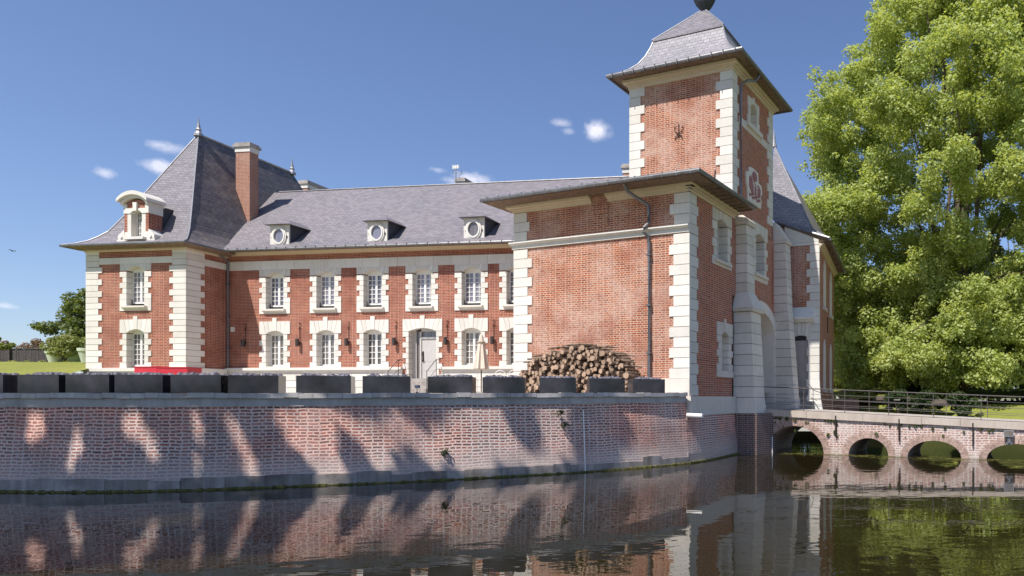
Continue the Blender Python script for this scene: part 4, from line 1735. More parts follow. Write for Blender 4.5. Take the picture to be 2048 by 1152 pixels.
# ------------------------------------------------------------------ right-hand wing
rw = thing('rear_wing', 'brick wing beyond the gate tower with steep slate roof and pointed blind windows', 'building', (*WR.xy(3), 1.8))
wl = MB()
DS0, DS1 = .40, 1.20
wall_panel(wl, WW, -1.2, 1.69, 1.7, 9.05, [(DS0, DS1, 2.0, 4.98)])
wl.prism(WW, [(-1.2, 9.05), (1.69, 9.05), (1.69, 9.38), (-1.2, 10.44)], -.3, -.001)
wl.build('brick_wall', 'brick_old', rw)
wl = MB()
wall_panel(wl, WR, .01, 7.6, 1.0, 9.05, [])
wl.face((WR.p(7.6, 1.0, 0), WR.p(7.6, 9.05, 0), WR.p(7.6, 9.05, -6), WR.p(7.6, 1.0, -6)))
wl.build('brick_side_wall', 'brick_shade_lifted', rw)
qn = MB()
quoin_strip(qn, WW, 1.70, -1, 1.9, 8.98, .56, .40, .354)
qn.build('quoin_strip', 'stone', rw)
qn = MB()
quoin_strip(qn, WR, 0, 1, 1.9, 8.98, .14, .14, .354, over=0)
qn.build('quoin_strip', 'stone', rw)
qn = MB()
qn.box(WW, .1, 1.70, 8.99, 9.12, -.04, .034)
qn.prism(WW, [(.1, 9.13), (1.70, 9.13), (1.70, 9.34), (.1, 9.93)], -.04, .034)
qn.build('gable_stones', 'stone', rw)
bt = MB()
stack(bt, WW, [(1.45, 1.22, 1.92, .06), (2.1, 1.22, 1.80, .04), (3.0, 1.20, 1.735, .03)], .34)
bt.build('corner_base', 'stone', rw)
hd = MB()
voussoirs(hd, WW, .80, .40, 4.86, .09, 5.50, .56, 5, -.2, .036)
hd.box(WW, DS0 - .16, DS0, 1.7, 4.86, -.2, .03)
hd.box(WW, DS1, DS1 + .10, 1.9, 4.86, -.2, .028)
hd.build('door_surround', 'stone', rw)
dd = MB()
dd.box(WW, DS0, DS1, 1.98, 4.72, -.16, -.10)
for k in range(5):
    z = 2.02 + k * .54
    dd.box(WW, DS0 + .03, DS1 - .14, z, z + .52, -.10, -.092)
d_ = dd.build('side_door', 'gate_beige', rw)
dk_ = MB()  # dark sheet over the door, standing in for the shade of the gap
dk_.face((WW.p(DS0 - .1, 4.5, -.2), WW.p(DS1 + .1, 4.5, -.2), WW.p(DS1 + .1, 5.1, -.2), WW.p(DS0 - .1, 5.1, -.2)))
dk_.build('gap_shade_sheet', 'slate_dark', d_)
kn = MB()
kn.lathe((*WW.xy(.95, -.06), 2.05), [(.02, 0), (.035, .02), (.02, .05)], 8)
kn.build('handle', 'iron', d_)
ho = MB()
HF = Frame(WW.xy(.12), (WW.n.x, WW.n.y))
ho.prism(HF, [(0, 5.52), (.16, 5.52), (.22, 5.60), (.30, 5.66), (.30, 5.74), (0, 6.22)], -1.42, 0)
ho.build('door_hood', 'stone', rw)
sp_ = MB()
sp_.box(WW, .2, 1.5, 1.5, 1.98, -.3, .35)
sp_.box(WW, .2, 1.5, 1.5, 1.80, .34, .62)
sp_.build('door_steps', 'stone_dirty', rw)
for c in (2.35, 5.55):
    for z0, z1 in ((6.45, 8.78), (2.55, 4.95)):
        pnw = MB()
        pts = [(c - .42, z0), (c + .42, z0), (c + .42, z1 - .62), (c + .25, z1 - .25), (c, z1), (c - .25, z1 - .25), (c - .42, z1 - .62)]
        pnw.prism(WR, pts, -.02, .05)
        f = pnw.build('blind_window', 'stone_gate_warmed', rw)
        sl = MB()
        sl.box(WR, c - .55, c + .55, z0 - .16, z0, 0, .12)
        sl.build('sill', 'stone_gate_warmed', f)
ti = MB()
ti.box(WR, 3.9, 3.96, 5.4, 6.2, 0, .04)
ti.build('wall_tie', 'iron', rw)
cornice(rw, [(WR, 0.0, 7.6, 0, 0)], 8.86, 9.06)
# steep roof: gable-like hip with kicked eaves
v1 = Vector((*WW.xy(-.35, .02), 10.15))
v2 = Vector((*WW.xy(2.22, .10), 9.20))
v3 = WR.p(8.2, 9.20, .62)
m1 = Vector((*WW.xy(-.75, -.2), 10.55))
m2 = Vector((*WW.xy(1.10, -1.05), 9.95))
pk = Vector((1.22, 34.5, 14.85))
pk2 = Vector((2.0, 38.0, 14.85))
rf = MB()
rf.m = 0
rf.face((v1, v2, m2, m1))
rf.m = 1
rf.face((m1, m2, pk))
rf.m = 0
rf.face((v2, v3, pk2, m2))
rf.face((m2, pk2, pk))
lb = Vector((*WW.xy(-5.5, -.2), 9.4))
rf.face((m1, pk, pk2, lb))
rf.build('roof', ['slate', 'slate_light'], rw)
so = MB()
so.face((v2 + Vector((0, 0, -.08)), WR.p(0, 9.06, .02), WR.p(7.6, 9.06, .02), v3 + Vector((0, 0, -.08))))
so.face((v1 + Vector((0, 0, -.06)), WW.p(-.3, 9.95, -.02), WW.p(1.7, 9.06, -.02), v2 + Vector((0, 0, -.06))))
for k in range(15):
    t = .2 + k * .5
    so.box(WR, t, t + .07, 9.02, 9.11, .05, .55)
so.build('soffit', 'soffit', rw)
gt = MB()
gt.tube([v2 + Vector((0, 0, -.03)), v3 + Vector((0, 0, -.03))], .075, 8)
gt.tube([v1, v2], .07, 6)
gt.build('gutter', 'zinc', rw)
fn = MB()
fn.lathe((pk.x, pk.y, pk.z - .1), [(.14, 0), (.10, .2), (.05, .6), (.012, .95)], 8)
fn.build('finial', 'lead', rw)
hp = MB()
hp.tube([v2, m2, pk], .04, 6)
hp.build('ridge_cap', 'lead', rw)
# pointed turret behind
tt = thing('turret', 'small round turret with pointed slate spire rising behind the rear wing', 'turret', (5.24, 50, 2.2))
c = MB()
c.lathe((5.24, 50, 2.2), [(.75, 0), (.75, 10.4)], 14)
c.build('turret_wall', 'brick_shade_lifted', tt)
c = MB()
c.lathe((5.24, 50, 12.5), [(.95, 0), (.62, .5), (.42, 1.2), (.10, 2.4)], 14)
c.build('spire', 'slate_dark', tt)
c = MB()
c.lathe((5.24, 50, 14.8), [(.12, 0), (.05, .2), (.02, .9)], 8)
c.build('finial', 'lead', tt)

# ------------------------------------------------------------------ bridge
bg_ = thing('moat_bridge', 'old brick arched bridge crossing the moat to the gate', 'bridge', (*BR.xy(5), 0))
BW = 3.2
ARCH = [(2.02, 1.18, 1.05), (4.89, .74, .64), (7.25, .93, .60), (9.98, .96, .55), (12.6, .9, .5)]


def deck_z(s):
    return 1.72 - .0430 * s


S_END = 15.5


def bridge_face(mb, e):
    # vertical strips of wall over piers and arches
    s = -.2
    for (c, h, crown) in ARCH:
        a = c - h
        mb.face((BR.p(s, -.4, e), BR.p(a, -.4, e), BR.p(a, deck_z(a) - .2, e), BR.p(s, deck_z(s) - .2, e)))
        n = 14
        pts = [(c - h * math.cos(math.pi * k / n), max(-.4, crown * math.sin(math.pi * k / n))) for k in range(n + 1)]
        for (p, q) in zip(pts[:-1], pts[1:]):
            mb.face((BR.p(p[0], p[1], e), BR.p(q[0], q[1], e), BR.p(q[0], deck_z(q[0]) - .2, e), BR.p(p[0], deck_z(p[0]) - .2, e)))
        s = c + h
    mb.face((BR.p(s, -.4, e), BR.p(S_END, -.4, e), BR.p(S_END, deck_z(S_END) - .2, e), BR.p(s, deck_z(s) - .2, e)))


bf = MB()
bridge_face(bf, 0)
m2_ = MB()
bridge_face(m2_, -BW)
m2_.f = [f[::-1] for f in m2_.f]
bf.add(m2_)
# barrel undersides and pier sides
for (c, h, crown) in ARCH:
    n = 14
    pts = [(c - h, -.4)] + [(c - h * math.cos(math.pi * k / n), crown * math.sin(math.pi * k / n)) for k in range(n + 1)] + [(c + h, -.4)]
    for (p, q) in zip(pts[:-1], pts[1:]):
        bf.face((BR.p(p[0], p[1], 0), BR.p(p[0], p[1], -BW), BR.p(q[0], q[1], -BW), BR.p(q[0], q[1], 0)))
bf.build('brick_wall', 'brick_bridge', bg_)
# rings of header bricks round the arches
for (c, h, crown) in ARCH[:4]:
    vr = MB()
    for (i0_, i1_, e) in ((0.0, .13, .012), (.142, .26, .008)):
        n = max(14, int(3.0 * (h + crown) / .095))
        for k in range(n):
            a0, a1 = math.pi * (k + .10) / n, math.pi * (k + .90) / n
            q = [(c - (h + r) * math.cos(a), (crown + r) * math.sin(a)) for r, a in ((i0_, a0), (i0_, a1), (i1_, a1), (i1_, a0))]
            vr.prism(BR, q, -.05, e)
    vr.build('arch_ring', 'brick_arch', bg_)
# pier standing against the gate building
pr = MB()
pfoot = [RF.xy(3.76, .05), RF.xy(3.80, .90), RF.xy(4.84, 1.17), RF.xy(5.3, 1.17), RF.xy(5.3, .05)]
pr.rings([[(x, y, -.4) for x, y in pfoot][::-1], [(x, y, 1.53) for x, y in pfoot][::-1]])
pr.build('pier', 'brick_pier_shaded', bg_)
pr = MB()
pr.tube([BR.p(1.16, -.05, .09), BR.p(1.15, .62, .085)], .028, 8)
pr.build('pier_pipe', 'pvc_white', bg_)
# deck: stone edging slabs and gravel
for side in (0, 1):
    dk = MB()
    s = .55
    rr = random.Random(5 + side)
    while s < S_END:
        e = min(S_END, s + rr.uniform(1.3, 2.4))
        e1, e0 = (.08, -.34) if side == 0 else (-BW + .34, -BW - .08)
        lo_ = .24 + rr.uniform(-.02, .02)
        a = [BR.p(s, deck_z(s) - lo_, e1), BR.p(e - .012, deck_z(e) - lo_, e1), BR.p(e - .012, deck_z(e) - lo_, e0), BR.p(s, deck_z(s) - lo_, e0)]
        b = [BR.p(s, deck_z(s), e1), BR.p(e - .012, deck_z(e), e1), BR.p(e - .012, deck_z(e), e0), BR.p(s, deck_z(s), e0)]
        dk.hexa(a, b)
        s = e
    dk.build('edge_slabs', 'bridge_slab', bg_)
dk = MB()
dk.face((BR.p(-.3, deck_z(-.3) + .015, -.33), BR.p(S_END, deck_z(S_END) + .015, -.33), BR.p(S_END, deck_z(S_END) + .015, -BW + .33), BR.p(-.3, deck_z(-.3) + .015, -BW + .33)))
dk.build('deck', 'gravel_deck', bg_)
for s in (3.68, 6.03, 8.57):
    ti = MB()
    z1 = deck_z(s) - .12
    ti.box(BR, s - .022, s + .022, z1 - .78, z1 + .02, -.02, .10)
    ti.build('iron_tie', 'iron', bg_)
fd = thing('floodlight', 'small square floodlight on a bracket fixed to the bridge wall', 'floodlight', (*BR.xy(9.74), .8))
q = MB()
q.box(BR, 9.58, 9.90, .80, 1.02, .10, .17)
q.build('lamp_housing', 'lead', fd)
q = MB()
q.box(BR, 9.605, 9.875, .825, .995, .171, .174)
q.build('lens', 'glass_dark', fd)
q = MB()
q.box(BR, 9.70, 9.80, .58, .80, 0, .12)
q.box(BR, 9.65, 9.85, .52, .62, 0, .08)
q.build('bracket', 'zinc', fd)

# railings


def railing(name, label, e, posts, s0, s1, curl=False):
    r = thing(name, label, 'railing', (*BR.xy((s0 + s1) / 2, e), deck_z((s0 + s1) / 2)), 'bridge railings')
    for s in posts:
        p = MB()
        p.box(BR, s - .013, s + .013, deck_z(s) - .02, deck_z(s) + .86, e - .013, e + .013)
        p.build('post', 'rail_steel', r)
    t = MB()
    t.tube([BR.p(s0, deck_z(s0) + .87, e), BR.p(s1, deck_z(s1) + .87, e)], .019, 8)
    t.build('handrail', 'rail_steel', r)
    for h in (.22, .45, .64) if not curl else (.22, .46):
        t = MB()
        t.tube([BR.p(s0, deck_z(s0) + h, e), BR.p(s1, deck_z(s1) + h, e)], .009, 6)
        t.build('rail', 'rail_steel', r)
    return r


railing('railing', 'near railing of thin grey bars along the moat side of the bridge', -.12, (2.37, 3.98, 5.62, 7.21, 8.83, 10.45, 12.1, 13.7), .62, 15.3, True)
railing('railing', 'far railing of thin grey bars on the opposite edge of the bridge', -BW + .12, (2.7, 4.27, 5.83, 7.35, 8.90, 10.5, 12.1, 13.7), 1.75, 15.3)
hb = MB()
hb.tube([WW.p(1.25, 2.95, .55), WW.p(1.62, 2.48, .62), WW.p(1.95, 2.36, .66)], .018, 6)
hb.tube([WW.p(1.62, 2.48, .62), WW.p(1.62, 1.66, .62)], .014, 6)
hb.tube([WW.p(1.62, 2.1, .62), WW.p(1.80, 2.0, .64)], .012, 6)
tag(hb.build('stair_handrail', 'rail_steel'), 'sloping thin handrail beside the small door right of the gate', 'handrail')

# ------------------------------------------------------------------ foliage


def leaf_cloud(name, mats, centers, radii, n, size, parent=None, seed=1, flat=.55, squash=1.0, jit=1.0, scatter=0.0):
    """many small leaf quads gathered in clumps"""
    rg = np.random.default_rng(seed)
    C = np.array(centers, float)
    Rr = np.array(radii, float)
    w = Rr ** 2
    idx = rg.choice(len(C), n, p=w / w.sum())
    d = rg.normal(size=(n, 3))
    d /= np.linalg.norm(d, axis=1)[:, None]
    rad = rg.uniform(.45, 1.0, n) ** .6
    pos = C[idx] + d * (Rr[idx] * rad)[:, None] * np.array([1, 1, squash]) + rg.normal(size=(n, 3)) * scatter
    nrm = d * .6 + np.array([0, 0, flat]) + rg.normal(size=(n, 3)) * .55 * jit
    nrm /= np.linalg.norm(nrm, axis=1)[:, None]
    ref = rg.normal(size=(n, 3))
    t1 = np.cross(nrm, ref)
    t1 /= np.linalg.norm(t1, axis=1)[:, None]
    t2 = np.cross(nrm, t1)
    s = size * rg.uniform(.55, 1.25, n)
    a = t1 * s[:, None] * .5
    b = t2 * s[:, None] * .36
    droop = nrm * (s * .12)[:, None]
    V = np.empty((n, 4, 3))
    V[:, 0] = pos - a - droop
    V[:, 1] = pos + b
    V[:, 2] = pos + a - droop
    V[:, 3] = pos - b
    V = V.reshape(-1, 3)
    me = bpy.data.meshes.new(name)
    me.vertices.add(n * 4)
    me.vertices.foreach_set('co', V.astype(np.float32).ravel())
    me.loops.add(n * 4)
    me.loops.foreach_set('vertex_index', np.arange(n * 4, dtype=np.int32))
    me.polygons.add(n)
    me.polygons.foreach_set('loop_start', np.arange(0, n * 4, 4, dtype=np.int32))
    me.polygons.foreach_set('loop_total', np.full(n, 4, dtype=np.int32))
    at = me.attributes.new('leafrand', 'FLOAT', 'FACE')
    at.data.foreach_set('value', rg.uniform(0, 1, n).astype(np.float32) ** 1.5)
    if isinstance(mats, str):
        mats = [mats]
    for m in mats:
        me.materials.append(MATS[m])
    me.update(calc_edges=True)
    o = bpy.data.objects.new(name, me)
    COL.objects.link(o)
    if parent is not None:
        o.parent = parent
        o.matrix_parent_inverse = Matrix.Translation(parent.location).inverted()
    return o


def limb(mb, p0, p1, r0, r1, rg, n=6, wob=.12):
    p0, p1 = Vector(p0), Vector(p1)
    L_ = (p1 - p0).length
    pts = []
    for k in range(n + 1):
        t = k / n
        q = p0.lerp(p1, t)
        if 0 < k < n:
            q += Vector((rg.uniform(-1, 1), rg.uniform(-1, 1), rg.uniform(-.5, .5))) * wob * L_ * .25
        pts.append(q)
    mb.tube(pts, [lerp(r0, r1, k / n) for k in range(n + 1)], 8)
    return pts


def tree(name, label, cat, base, clumps, radii, n, size, leaf, trunk_r, trunk_top, seed=1, squash=.8, group=None, flat=.55):
    t = thing(name, label, cat, base, group)
    leaf_cloud('crown', leaf, clumps, radii, n, size, t, seed, flat, squash, scatter=.09 if name == 'plane_tree' else .06)
    rg = random.Random(seed)
    mb = MB()
    b = Vector(base)
    pts = limb(mb, b - Vector((0, 0, .3)), trunk_top, trunk_r, trunk_r * .35, rg, 7, .06)
    mb.build('trunk', 'bark', t, smooth=True)
    lb = MB()
    sel = list(range(len(clumps)))
    rg.shuffle(sel)
    for k in sel[:min(26, len(sel))]:
        c = Vector(clumps[k])
        st = pts[min(len(pts) - 1, 2 + rg.randrange(len(pts) - 2))]
        if st.z > c.z + 1:
            st = pts[2]
        limb(lb, st, c, trunk_r * rg.uniform(.18, .32), .03, rg, 5, .12)
    lb.build('limbs', 'bark', t, smooth=True)
    return t


# the great plane tree on the far shore: left outline by height
rg = random.Random(21)
TC = Vector((13.3, 43.0, 2.2))
prof_l = [(2.6, 5.2), (4, 5.0), (6, 5.2), (8.5, 4.6), (11, 3.8), (13.0, 3.0), (14.5, 3.6), (15.6, 5.4), (17, 3.9), (19.0, 3.8), (21.0, 4.2), (23, 6.6), (25, 7.6), (27, 8.6), (30, 10.5), (32, 12.5)]


def left_at(z):
    for (z0, x0), (z1, x1) in zip(prof_l[:-1], prof_l[1:]):
        if z0 <= z <= z1:
            return lerp(x0, x1, (z - z0) / (z1 - z0))
    return 5


cl, rd = [], []
boughs = []
tries = 0
while len(boughs) < 360 and tries < 60000:
    tries += 1
    z = rg.uniform(3.2, 32)
    xl = left_at(z)
    half = max(1.8, TC.x + 1.0 - xl)
    x = TC.x + 1.0 + rg.uniform(-1, 1) * half
    yh = half * .85
    y = TC.y + rg.uniform(-1, .6) * yh
    q = ((x - TC.x - 1) / half) ** 2 + ((y - TC.y) / yh) ** 2
    if q > 1 or q < .30 and rg.random() < .6:
        continue
    r = rg.uniform(1.0, 1.7)
    if x - r < xl:
        x = xl + r
    if any((x - bx) ** 2 + (y - by) ** 2 + (z - bz) ** 2 < (.40 * (r + br)) ** 2 for bx, by, bz, br in boughs):
        continue
    boughs.append((x, y, z, r))
for (x, y, z, r) in boughs:
    # sub-clumps spread over the outer upper side of each bough, sagging at its ends
    ox, oy = x - TC.x, y - TC.y
    ol = math.hypot(ox, oy) + .01
    for k in range(10):
        a = rg.uniform(0, 2 * math.pi)
        q = rg.uniform(.15, 1.05) * r
        dx, dy = q * math.cos(a) + .25 * r * ox / ol, q * math.sin(a) + .25 * r * oy / ol
        cl.append((x + dx, y + dy, z + r * .55 * rg.uniform(-.6, 1.0) - .18 * q * q))
        rd.append(rg.uniform(.32, .72))
# drooping skirts and loose sprays
for k in range(420):
    x = rg.uniform(5.4, 22)
    y = TC.y - rg.uniform(.5, 3.4 if x < 9 else 6.0)
    cl.append((x, y, rg.uniform(3.1, 6.0) if k < 230 else rg.uniform(5.5, 12)))
    rd.append(rg.uniform(.4, .8))
for k in range(150):
    z = rg.uniform(4, 30)
    x = left_at(z) + rg.uniform(-.45, .9)
    cl.append((x, TC.y + rg.uniform(-4.5, 3), z))
    rd.append(rg.uniform(.2, .5))
for k in range(200):
    x0, y0, z0, r0 = boughs[rg.randrange(len(boughs))]
    cl.append((x0 + rg.uniform(-1.4, 1.4), y0 + rg.uniform(-1.2, 1.2), z0 + rg.uniform(-1.5, 1.2)))
    rd.append(rg.uniform(.6, 1.1))
    if cl[-1][0] - rd[-1] < left_at(max(2.6, min(32, cl[-1][2]))) - .2:
        cl[-1] = (left_at(max(2.6, min(32, cl[-1][2]))) + rd[-1], cl[-1][1], cl[-1][2])
tree('plane_tree', 'huge sunlit plane tree filling the right side behind the bridge', 'tree', (13.0, 42.5, 2.2), cl, rd, 620000, .195, 'leaf_plane', .62, (13.6, 43.5, 25), 4,
     .8)

# trees behind it
for (x, y, h, r, lab, sd, lf) in ((24, 60, 17, 6.0, 'dark bushy tree behind the plane tree at the far right', 31, 'leaf_dark'),
                                 (9.0, 64, 11, 4.2, 'dark tree standing between the rear wing and the plane tree', 32, 'leaf_dark'),
                                 (16.5, 66, 12, 4.8, 'dark tree half hidden by the trunk of the plane tree', 33, 'leaf_dark')):
    rg = random.Random(sd)
    cl, rd = [], []
    for k in range(70):
        a, u = rg.uniform(0, 2 * math.pi), rg.uniform(-1, 1)
        q = rg.uniform(.5, 1) * math.sqrt(1 - u * u)
        cl.append((x + r * q * math.cos(a), y + r * q * math.sin(a), 2.2 + h * .54 + h * .44 * u))
        rd.append(rg.uniform(.7, 1.3))
    tree('bushy_tree', lab, 'tree', (x, y, 2.2), cl, rd, 15000, .42, lf, .3, (x, y, 2.2 + h * .8), sd, .8, 'dark trees behind the plane tree')


def bush(name, label, cat, x, y, z, rx, ry, rz, n, size, leaf, seed, group=None):
    rg = random.Random(seed)
    t = thing(name, label, cat, (x, y, z), group)
    cl, rd = [], []
    for k in range(max(8, n // 130)):
        a, u = rg.uniform(0, 2 * math.pi), rg.uniform(-.6, 1)
        q = rg.uniform(.3, 1) * math.sqrt(1 - min(1, u * u))
        cl.append((x + rx * q * math.cos(a), y + ry * q * math.sin(a), z + rz * .5 + rz * .5 * u))
        rd.append(rg.uniform(.18, .34) * min(rx, rz))
    leaf_cloud('foliage', leaf, cl, rd, n, size, t, seed, .5, .85)
    st = MB()
    for k in range(5):
        a = k * 1.256
        st.tube([(x + .05 * math.cos(a), y + .05 * math.sin(a), z - .15), (x + rx * .4 * math.cos(a), y + ry * .4 * math.sin(a), z + rz * .55)], [.035, .012], 5)
    st.build('stems', 'bark', t)
    return t


bush('shrub', 'bushy green shrub on the lawn right beside the rear wing', 'shrub', 7.2, 52.0, 2.7, 1.6, 1.4, 2.8, 2600, .22, 'leaf_dark', 41, 'shrubs under the plane tree')
bush('shrub', 'reddish shrub growing among green shrubs right of the rear wing', 'shrub', 8.9, 51.0, 2.4, 1.6, 1.4, 2.9, 2200, .24, 'leaf_copper', 42, 'shrubs under the plane tree')
bush('shrub', 'round dark shrub under the middle of the plane tree', 'shrub', 11.4, 49.0, 2.3, 2.2, 1.8, 2.3, 2600, .22, 'leaf_dark', 43, 'shrubs under the plane tree')
bush('shrub', 'dark shrub at the far right under the plane tree', 'shrub', 17.0, 48.0, 2.3, 3.0, 2.0, 3.0, 3600, .24, 'leaf_dark', 44, 'shrubs under the plane tree')
bush('shrub', 'yellowing shrub at the right edge above the bridge railing', 'shrub', 16.3, 39.5, 2.1, 1.0, .8, 1.9, 1500, .16, 'leaf_copper', 45, 'shrubs under the plane tree')
for k, x in enumerate((7.0, 10.2, 13.4, 16.6, 19.8, 23.0, 26.2)):
    names = ['dark tall bush behind the lawn, nearest the rear wing', 'dark tall bush behind the reddish shrub', 'dark tall bush directly behind the plane trunk',
             'dark tall bush right of the plane trunk', 'dark tall bush second from the right edge', 'dark tall bush at the right edge of the park',
             'dark tall bush beyond the right edge of the park']
    bush('tall_bush', names[k], 'bush', x, 57 + (k % 2) * 2, 2.1, 2.9, 1.8, 6.4 + (k * 37 % 5) * .7, 6500, .30, 'leaf_dark', 60 + k, 'tall dark bushes at the back of the park')
fw_c = [(rnd.uniform(-2, 62), rnd.uniform(72, 80), rnd.uniform(2.2, 8.2)) for _ in range(420)]
fwo = leaf_cloud('far_woods', 'leaf_dark', fw_c, [rnd.uniform(.8, 1.6) for _ in fw_c], 30000, .5, None, 71, .5)
tag(fwo, 'dense dark belt of woodland far behind the park lawn', 'woods', None, 'stuff')
# clipped hedge
hg = thing('hedge', 'low clipped dark hedge on the lawn behind the bridge railing', 'hedge', (10.3, 41.5, 2.25))
cl = [(lerp(8.3, 12.0, i / 11), 41.2 + .45 * j, 2.65 + .36 * k) for i in range(12) for j in range(2) for k in range(2)]
leaf_cloud('foliage', 'leaf_hedge', cl, [.34] * len(cl), 7000, .10, hg, 8, .3, 1.0)
mb = MB()
mb.box(Frame((8.3, 41.75), (1, 0)), 0, 3.7, 2.1, 3.02, 0, .5)
mb.build('stems', 'leaf_hedge', hg)
# mossy boulders along the shore
rgk = random.Random(14)
RL = ['brown mossy boulder on the shore nearest the hedge', 'dark boulder in the middle of the shore between two shrubs', 'low dark boulder at the end of the shore shrubs']
for k, (x, y, rx, rz) in enumerate(((7.2, 37.3, .5, .26), (8.6, 36.6, .6, .28), (9.9, 35.6, .6, .26))):
    mb = MB()
    n = 10
    rings_ = []
    for (q, h) in ((1.0, -.3), (1.06, .1), (.9, .5), (.55, .85), (.15, 1.0)):
        rings_.append([(x + rx * q * math.cos(2 * math.pi * i / n) * rgk.uniform(.85, 1.12), y + rx * .7 * q * math.sin(2 * math.pi * i / n) * rgk.uniform(.85, 1.12),
                        shore_z(x, y) + rz * h * rgk.uniform(.9, 1.08)) for i in range(n)])
    mb.rings(rings_)
    tag(mb.build('boulder', 'rock', smooth=True), RL[k], 'boulder', 'boulders along the shore')

SH = ['dark leafy shrub overhanging the moat left of the boulders', 'broad dark shrub on the shore between two boulders', 'dark shrub overhanging the moat at the right end of the boulders']
for k, (x, y, rx, h) in enumerate(((8.0, 36.7, .9, .55), (9.2, 36.0, 1.0, .6), (10.6, 34.4, 1.0, .55))):
    bush('shore_shrub', SH[k], 'shrub', x, y, shore_z(x, y) - .55, rx, .7, h + .5, 2600, .12, 'leaf_hedge', 140 + k, 'dark shrubs along the shore')
# left side: park behind the pavilion
rg = random.Random(77)
cl, rd = [], []
for k in range(120):
    a, u = rg.uniform(0, 2 * math.pi), rg.uniform(-1, 1)
    q = rg.uniform(.45, 1) * math.sqrt(1 - u * u)
    cl.append((-47.8 + 3.0 * q * math.cos(a), 50 + 2.6 * q * math.sin(a), 7.3 + 2.5 * u))
    rd.append(rg.uniform(.3, .7))
for k in range(6):
    cl.append((-50.4 - .25 * k, 49.5, 7.0 + .07 * k))
    rd.append(.30)
tree('broadleaf_tree', 'small green tree standing left of the corner pavilion', 'tree', (-47.8, 50, 4.4), cl, rd, 20000, .22, 'leaf_dark', .22, (-47.8, 50, 8.6), 78, .8)
fz = mound_z(-49, 47)
fe = thing('wattle_fence', 'dark woven wooden screen fence at the back of the left lawn', 'fence', (-49, 47, fz))
FF = Frame((-56.0, 47.2), (1, 0))
p = MB()
rr = random.Random(9)
for k in range(120):
    s = k * .1
    h = 1.12 + rr.uniform(-.03, .03)
    p.box(FF, s, s + .085, fz - .2, fz + h, -.02, .01 + rr.uniform(0, .015))
p.build('panel', 'fence_wood', fe)
for s in (2.4, 5.0, 7.6, 10.2):
    p = MB()
    p.box(FF, s, s + .11, fz - .2, fz + 1.2, .03, .14)
    p.build('post', 'fence_wood', fe)
p = MB()
p.box(FF, 0, 12, fz + 1.12, fz + 1.18, -.05, .06)
p.build('top_rail', 'fence_wood', fe)
for k, (x, w_, h, lf, lb) in enumerate(((-53.2, 1.4, .9, 'leaf_flower', 'reddish flowering shrub showing over the left end of the screen fence'),
                                      (-50.4, 1.7, 1.0, 'leaf_flower', 'pinkish flowering shrub showing over the middle of the screen fence'),
                                      (-47.6, 1.6, .9, 'leaf_flower', 'rusty flowering shrub over the screen fence nearest the tree'))):
    bush('flowering_shrub', lb, 'shrub', x, 48.6, fz + .8, w_, .8, h, 1700, .13, lf, 90 + k, 'flowering shrubs behind the screen fence')
bush('shrub', 'green shrub between the screen fence and the corner pavilion', 'shrub', -44.2, 45.5, fz - .1, 1.7, 1.0, 1.7, 2400, .16, 'leaf_bush', 95)
bush('shrub', 'tall leafy shrub at the left edge in a green pot', 'shrub', -42.6, 38.6, 4.35, .75, .7, 1.25, 1800, .14, 'leaf_bush', 96)
bush('shrub', 'feathery pale shrub growing in the two green pots', 'shrub', -39.1, 39.1, 4.45, 1.15, .7, 1.15, 3400, .13, 'leaf_bush', 97)


def pot(x, y, z, r, h, m, label):
    mb = MB()
    mb.lathe((x, y, z), [(r * .62, 0), (r * .66, h * .1), (r * .92, h * .78), (r, h * .80), (r * 1.02, h), (r * .92, h), (r * .88, h * .86)], 20)
    o = tag(mb.build('plant_pot', m, smooth=False), label, 'plant pot', 'green plant pots on the left lawn')
    return o


zl = mound_z(-39, 39)
pot(-39.55, 39.0, zl - .03, .44, .66, 'pot_green', 'pale green round pot on the lawn left of the pavilion')
pot(-38.75, 39.35, zl - .03, .38, .62, 'pot_green_deep', 'deeper green round pot tucked behind the pale one')
pot(-42.7, 38.5, mound_z(-42.7, 38.5) - .03, .36, .42, 'pot_green_deep', 'green pot cut by the left edge of the lawn')
pot(-37.25, 38.6, mound_z(-37.2, 38.6) - .03, .5, .82, 'pot_green', 'pale pot half hidden by the corner of the pavilion')
zz_ = mound_z(-46, 44)
gm = thing('flower_bed', 'strip of low yellow-green plants at the foot of the screen fence', 'flower bed', (-49, 46.6, fz))
cl = [(x * .5 - 55, 46.7 + .2 * math.sin(x * 3), fz + .10) for x in range(18)]
gmo = leaf_cloud('foliage', 'leaf_bush', cl, [.28] * 18, 1600, .10, gm, 99)

# ------------------------------------------------------------------ shade tree on the near bank (its shadow dapples the moat wall)
rg = random.Random(5)
lines = [((150, 850), (150, 900), 10), ((247, 815), (250, 865), 13), ((378, 815), (392, 860), 14), ((398, 920), (410, 965), 12), ((492, 905), (520, 965), 15),
         ((548, 812), (592, 880), 16), ((615, 810), (672, 962), 27), ((150, 870), (146, 930), 10), ((722, 850), (775, 945), 18), ((905, 820), (915, 900), 30),
         ((965, 815), (985, 930), 34), ((1100, 820), (1130, 940), 30), ((850, 850), (890, 945), 14), ((60, 830), (66, 870), 12), ((300, 880), (312, 930), 12), ((450, 830), (470, 870), 11), ((770, 815), (815, 880), 14), ((1040, 900), (1060, 950), 14), ((690, 820), (700, 850), 9)]


lines = [((a[0] - .4 * (b[0] - a[0]), a[1] - .4 * (b[1] - a[1])), (b[0] + .35 * (b[0] - a[0]), b[1] + .35 * (b[1] - a[1])), w_ * .82) for a, b, w_ in lines]


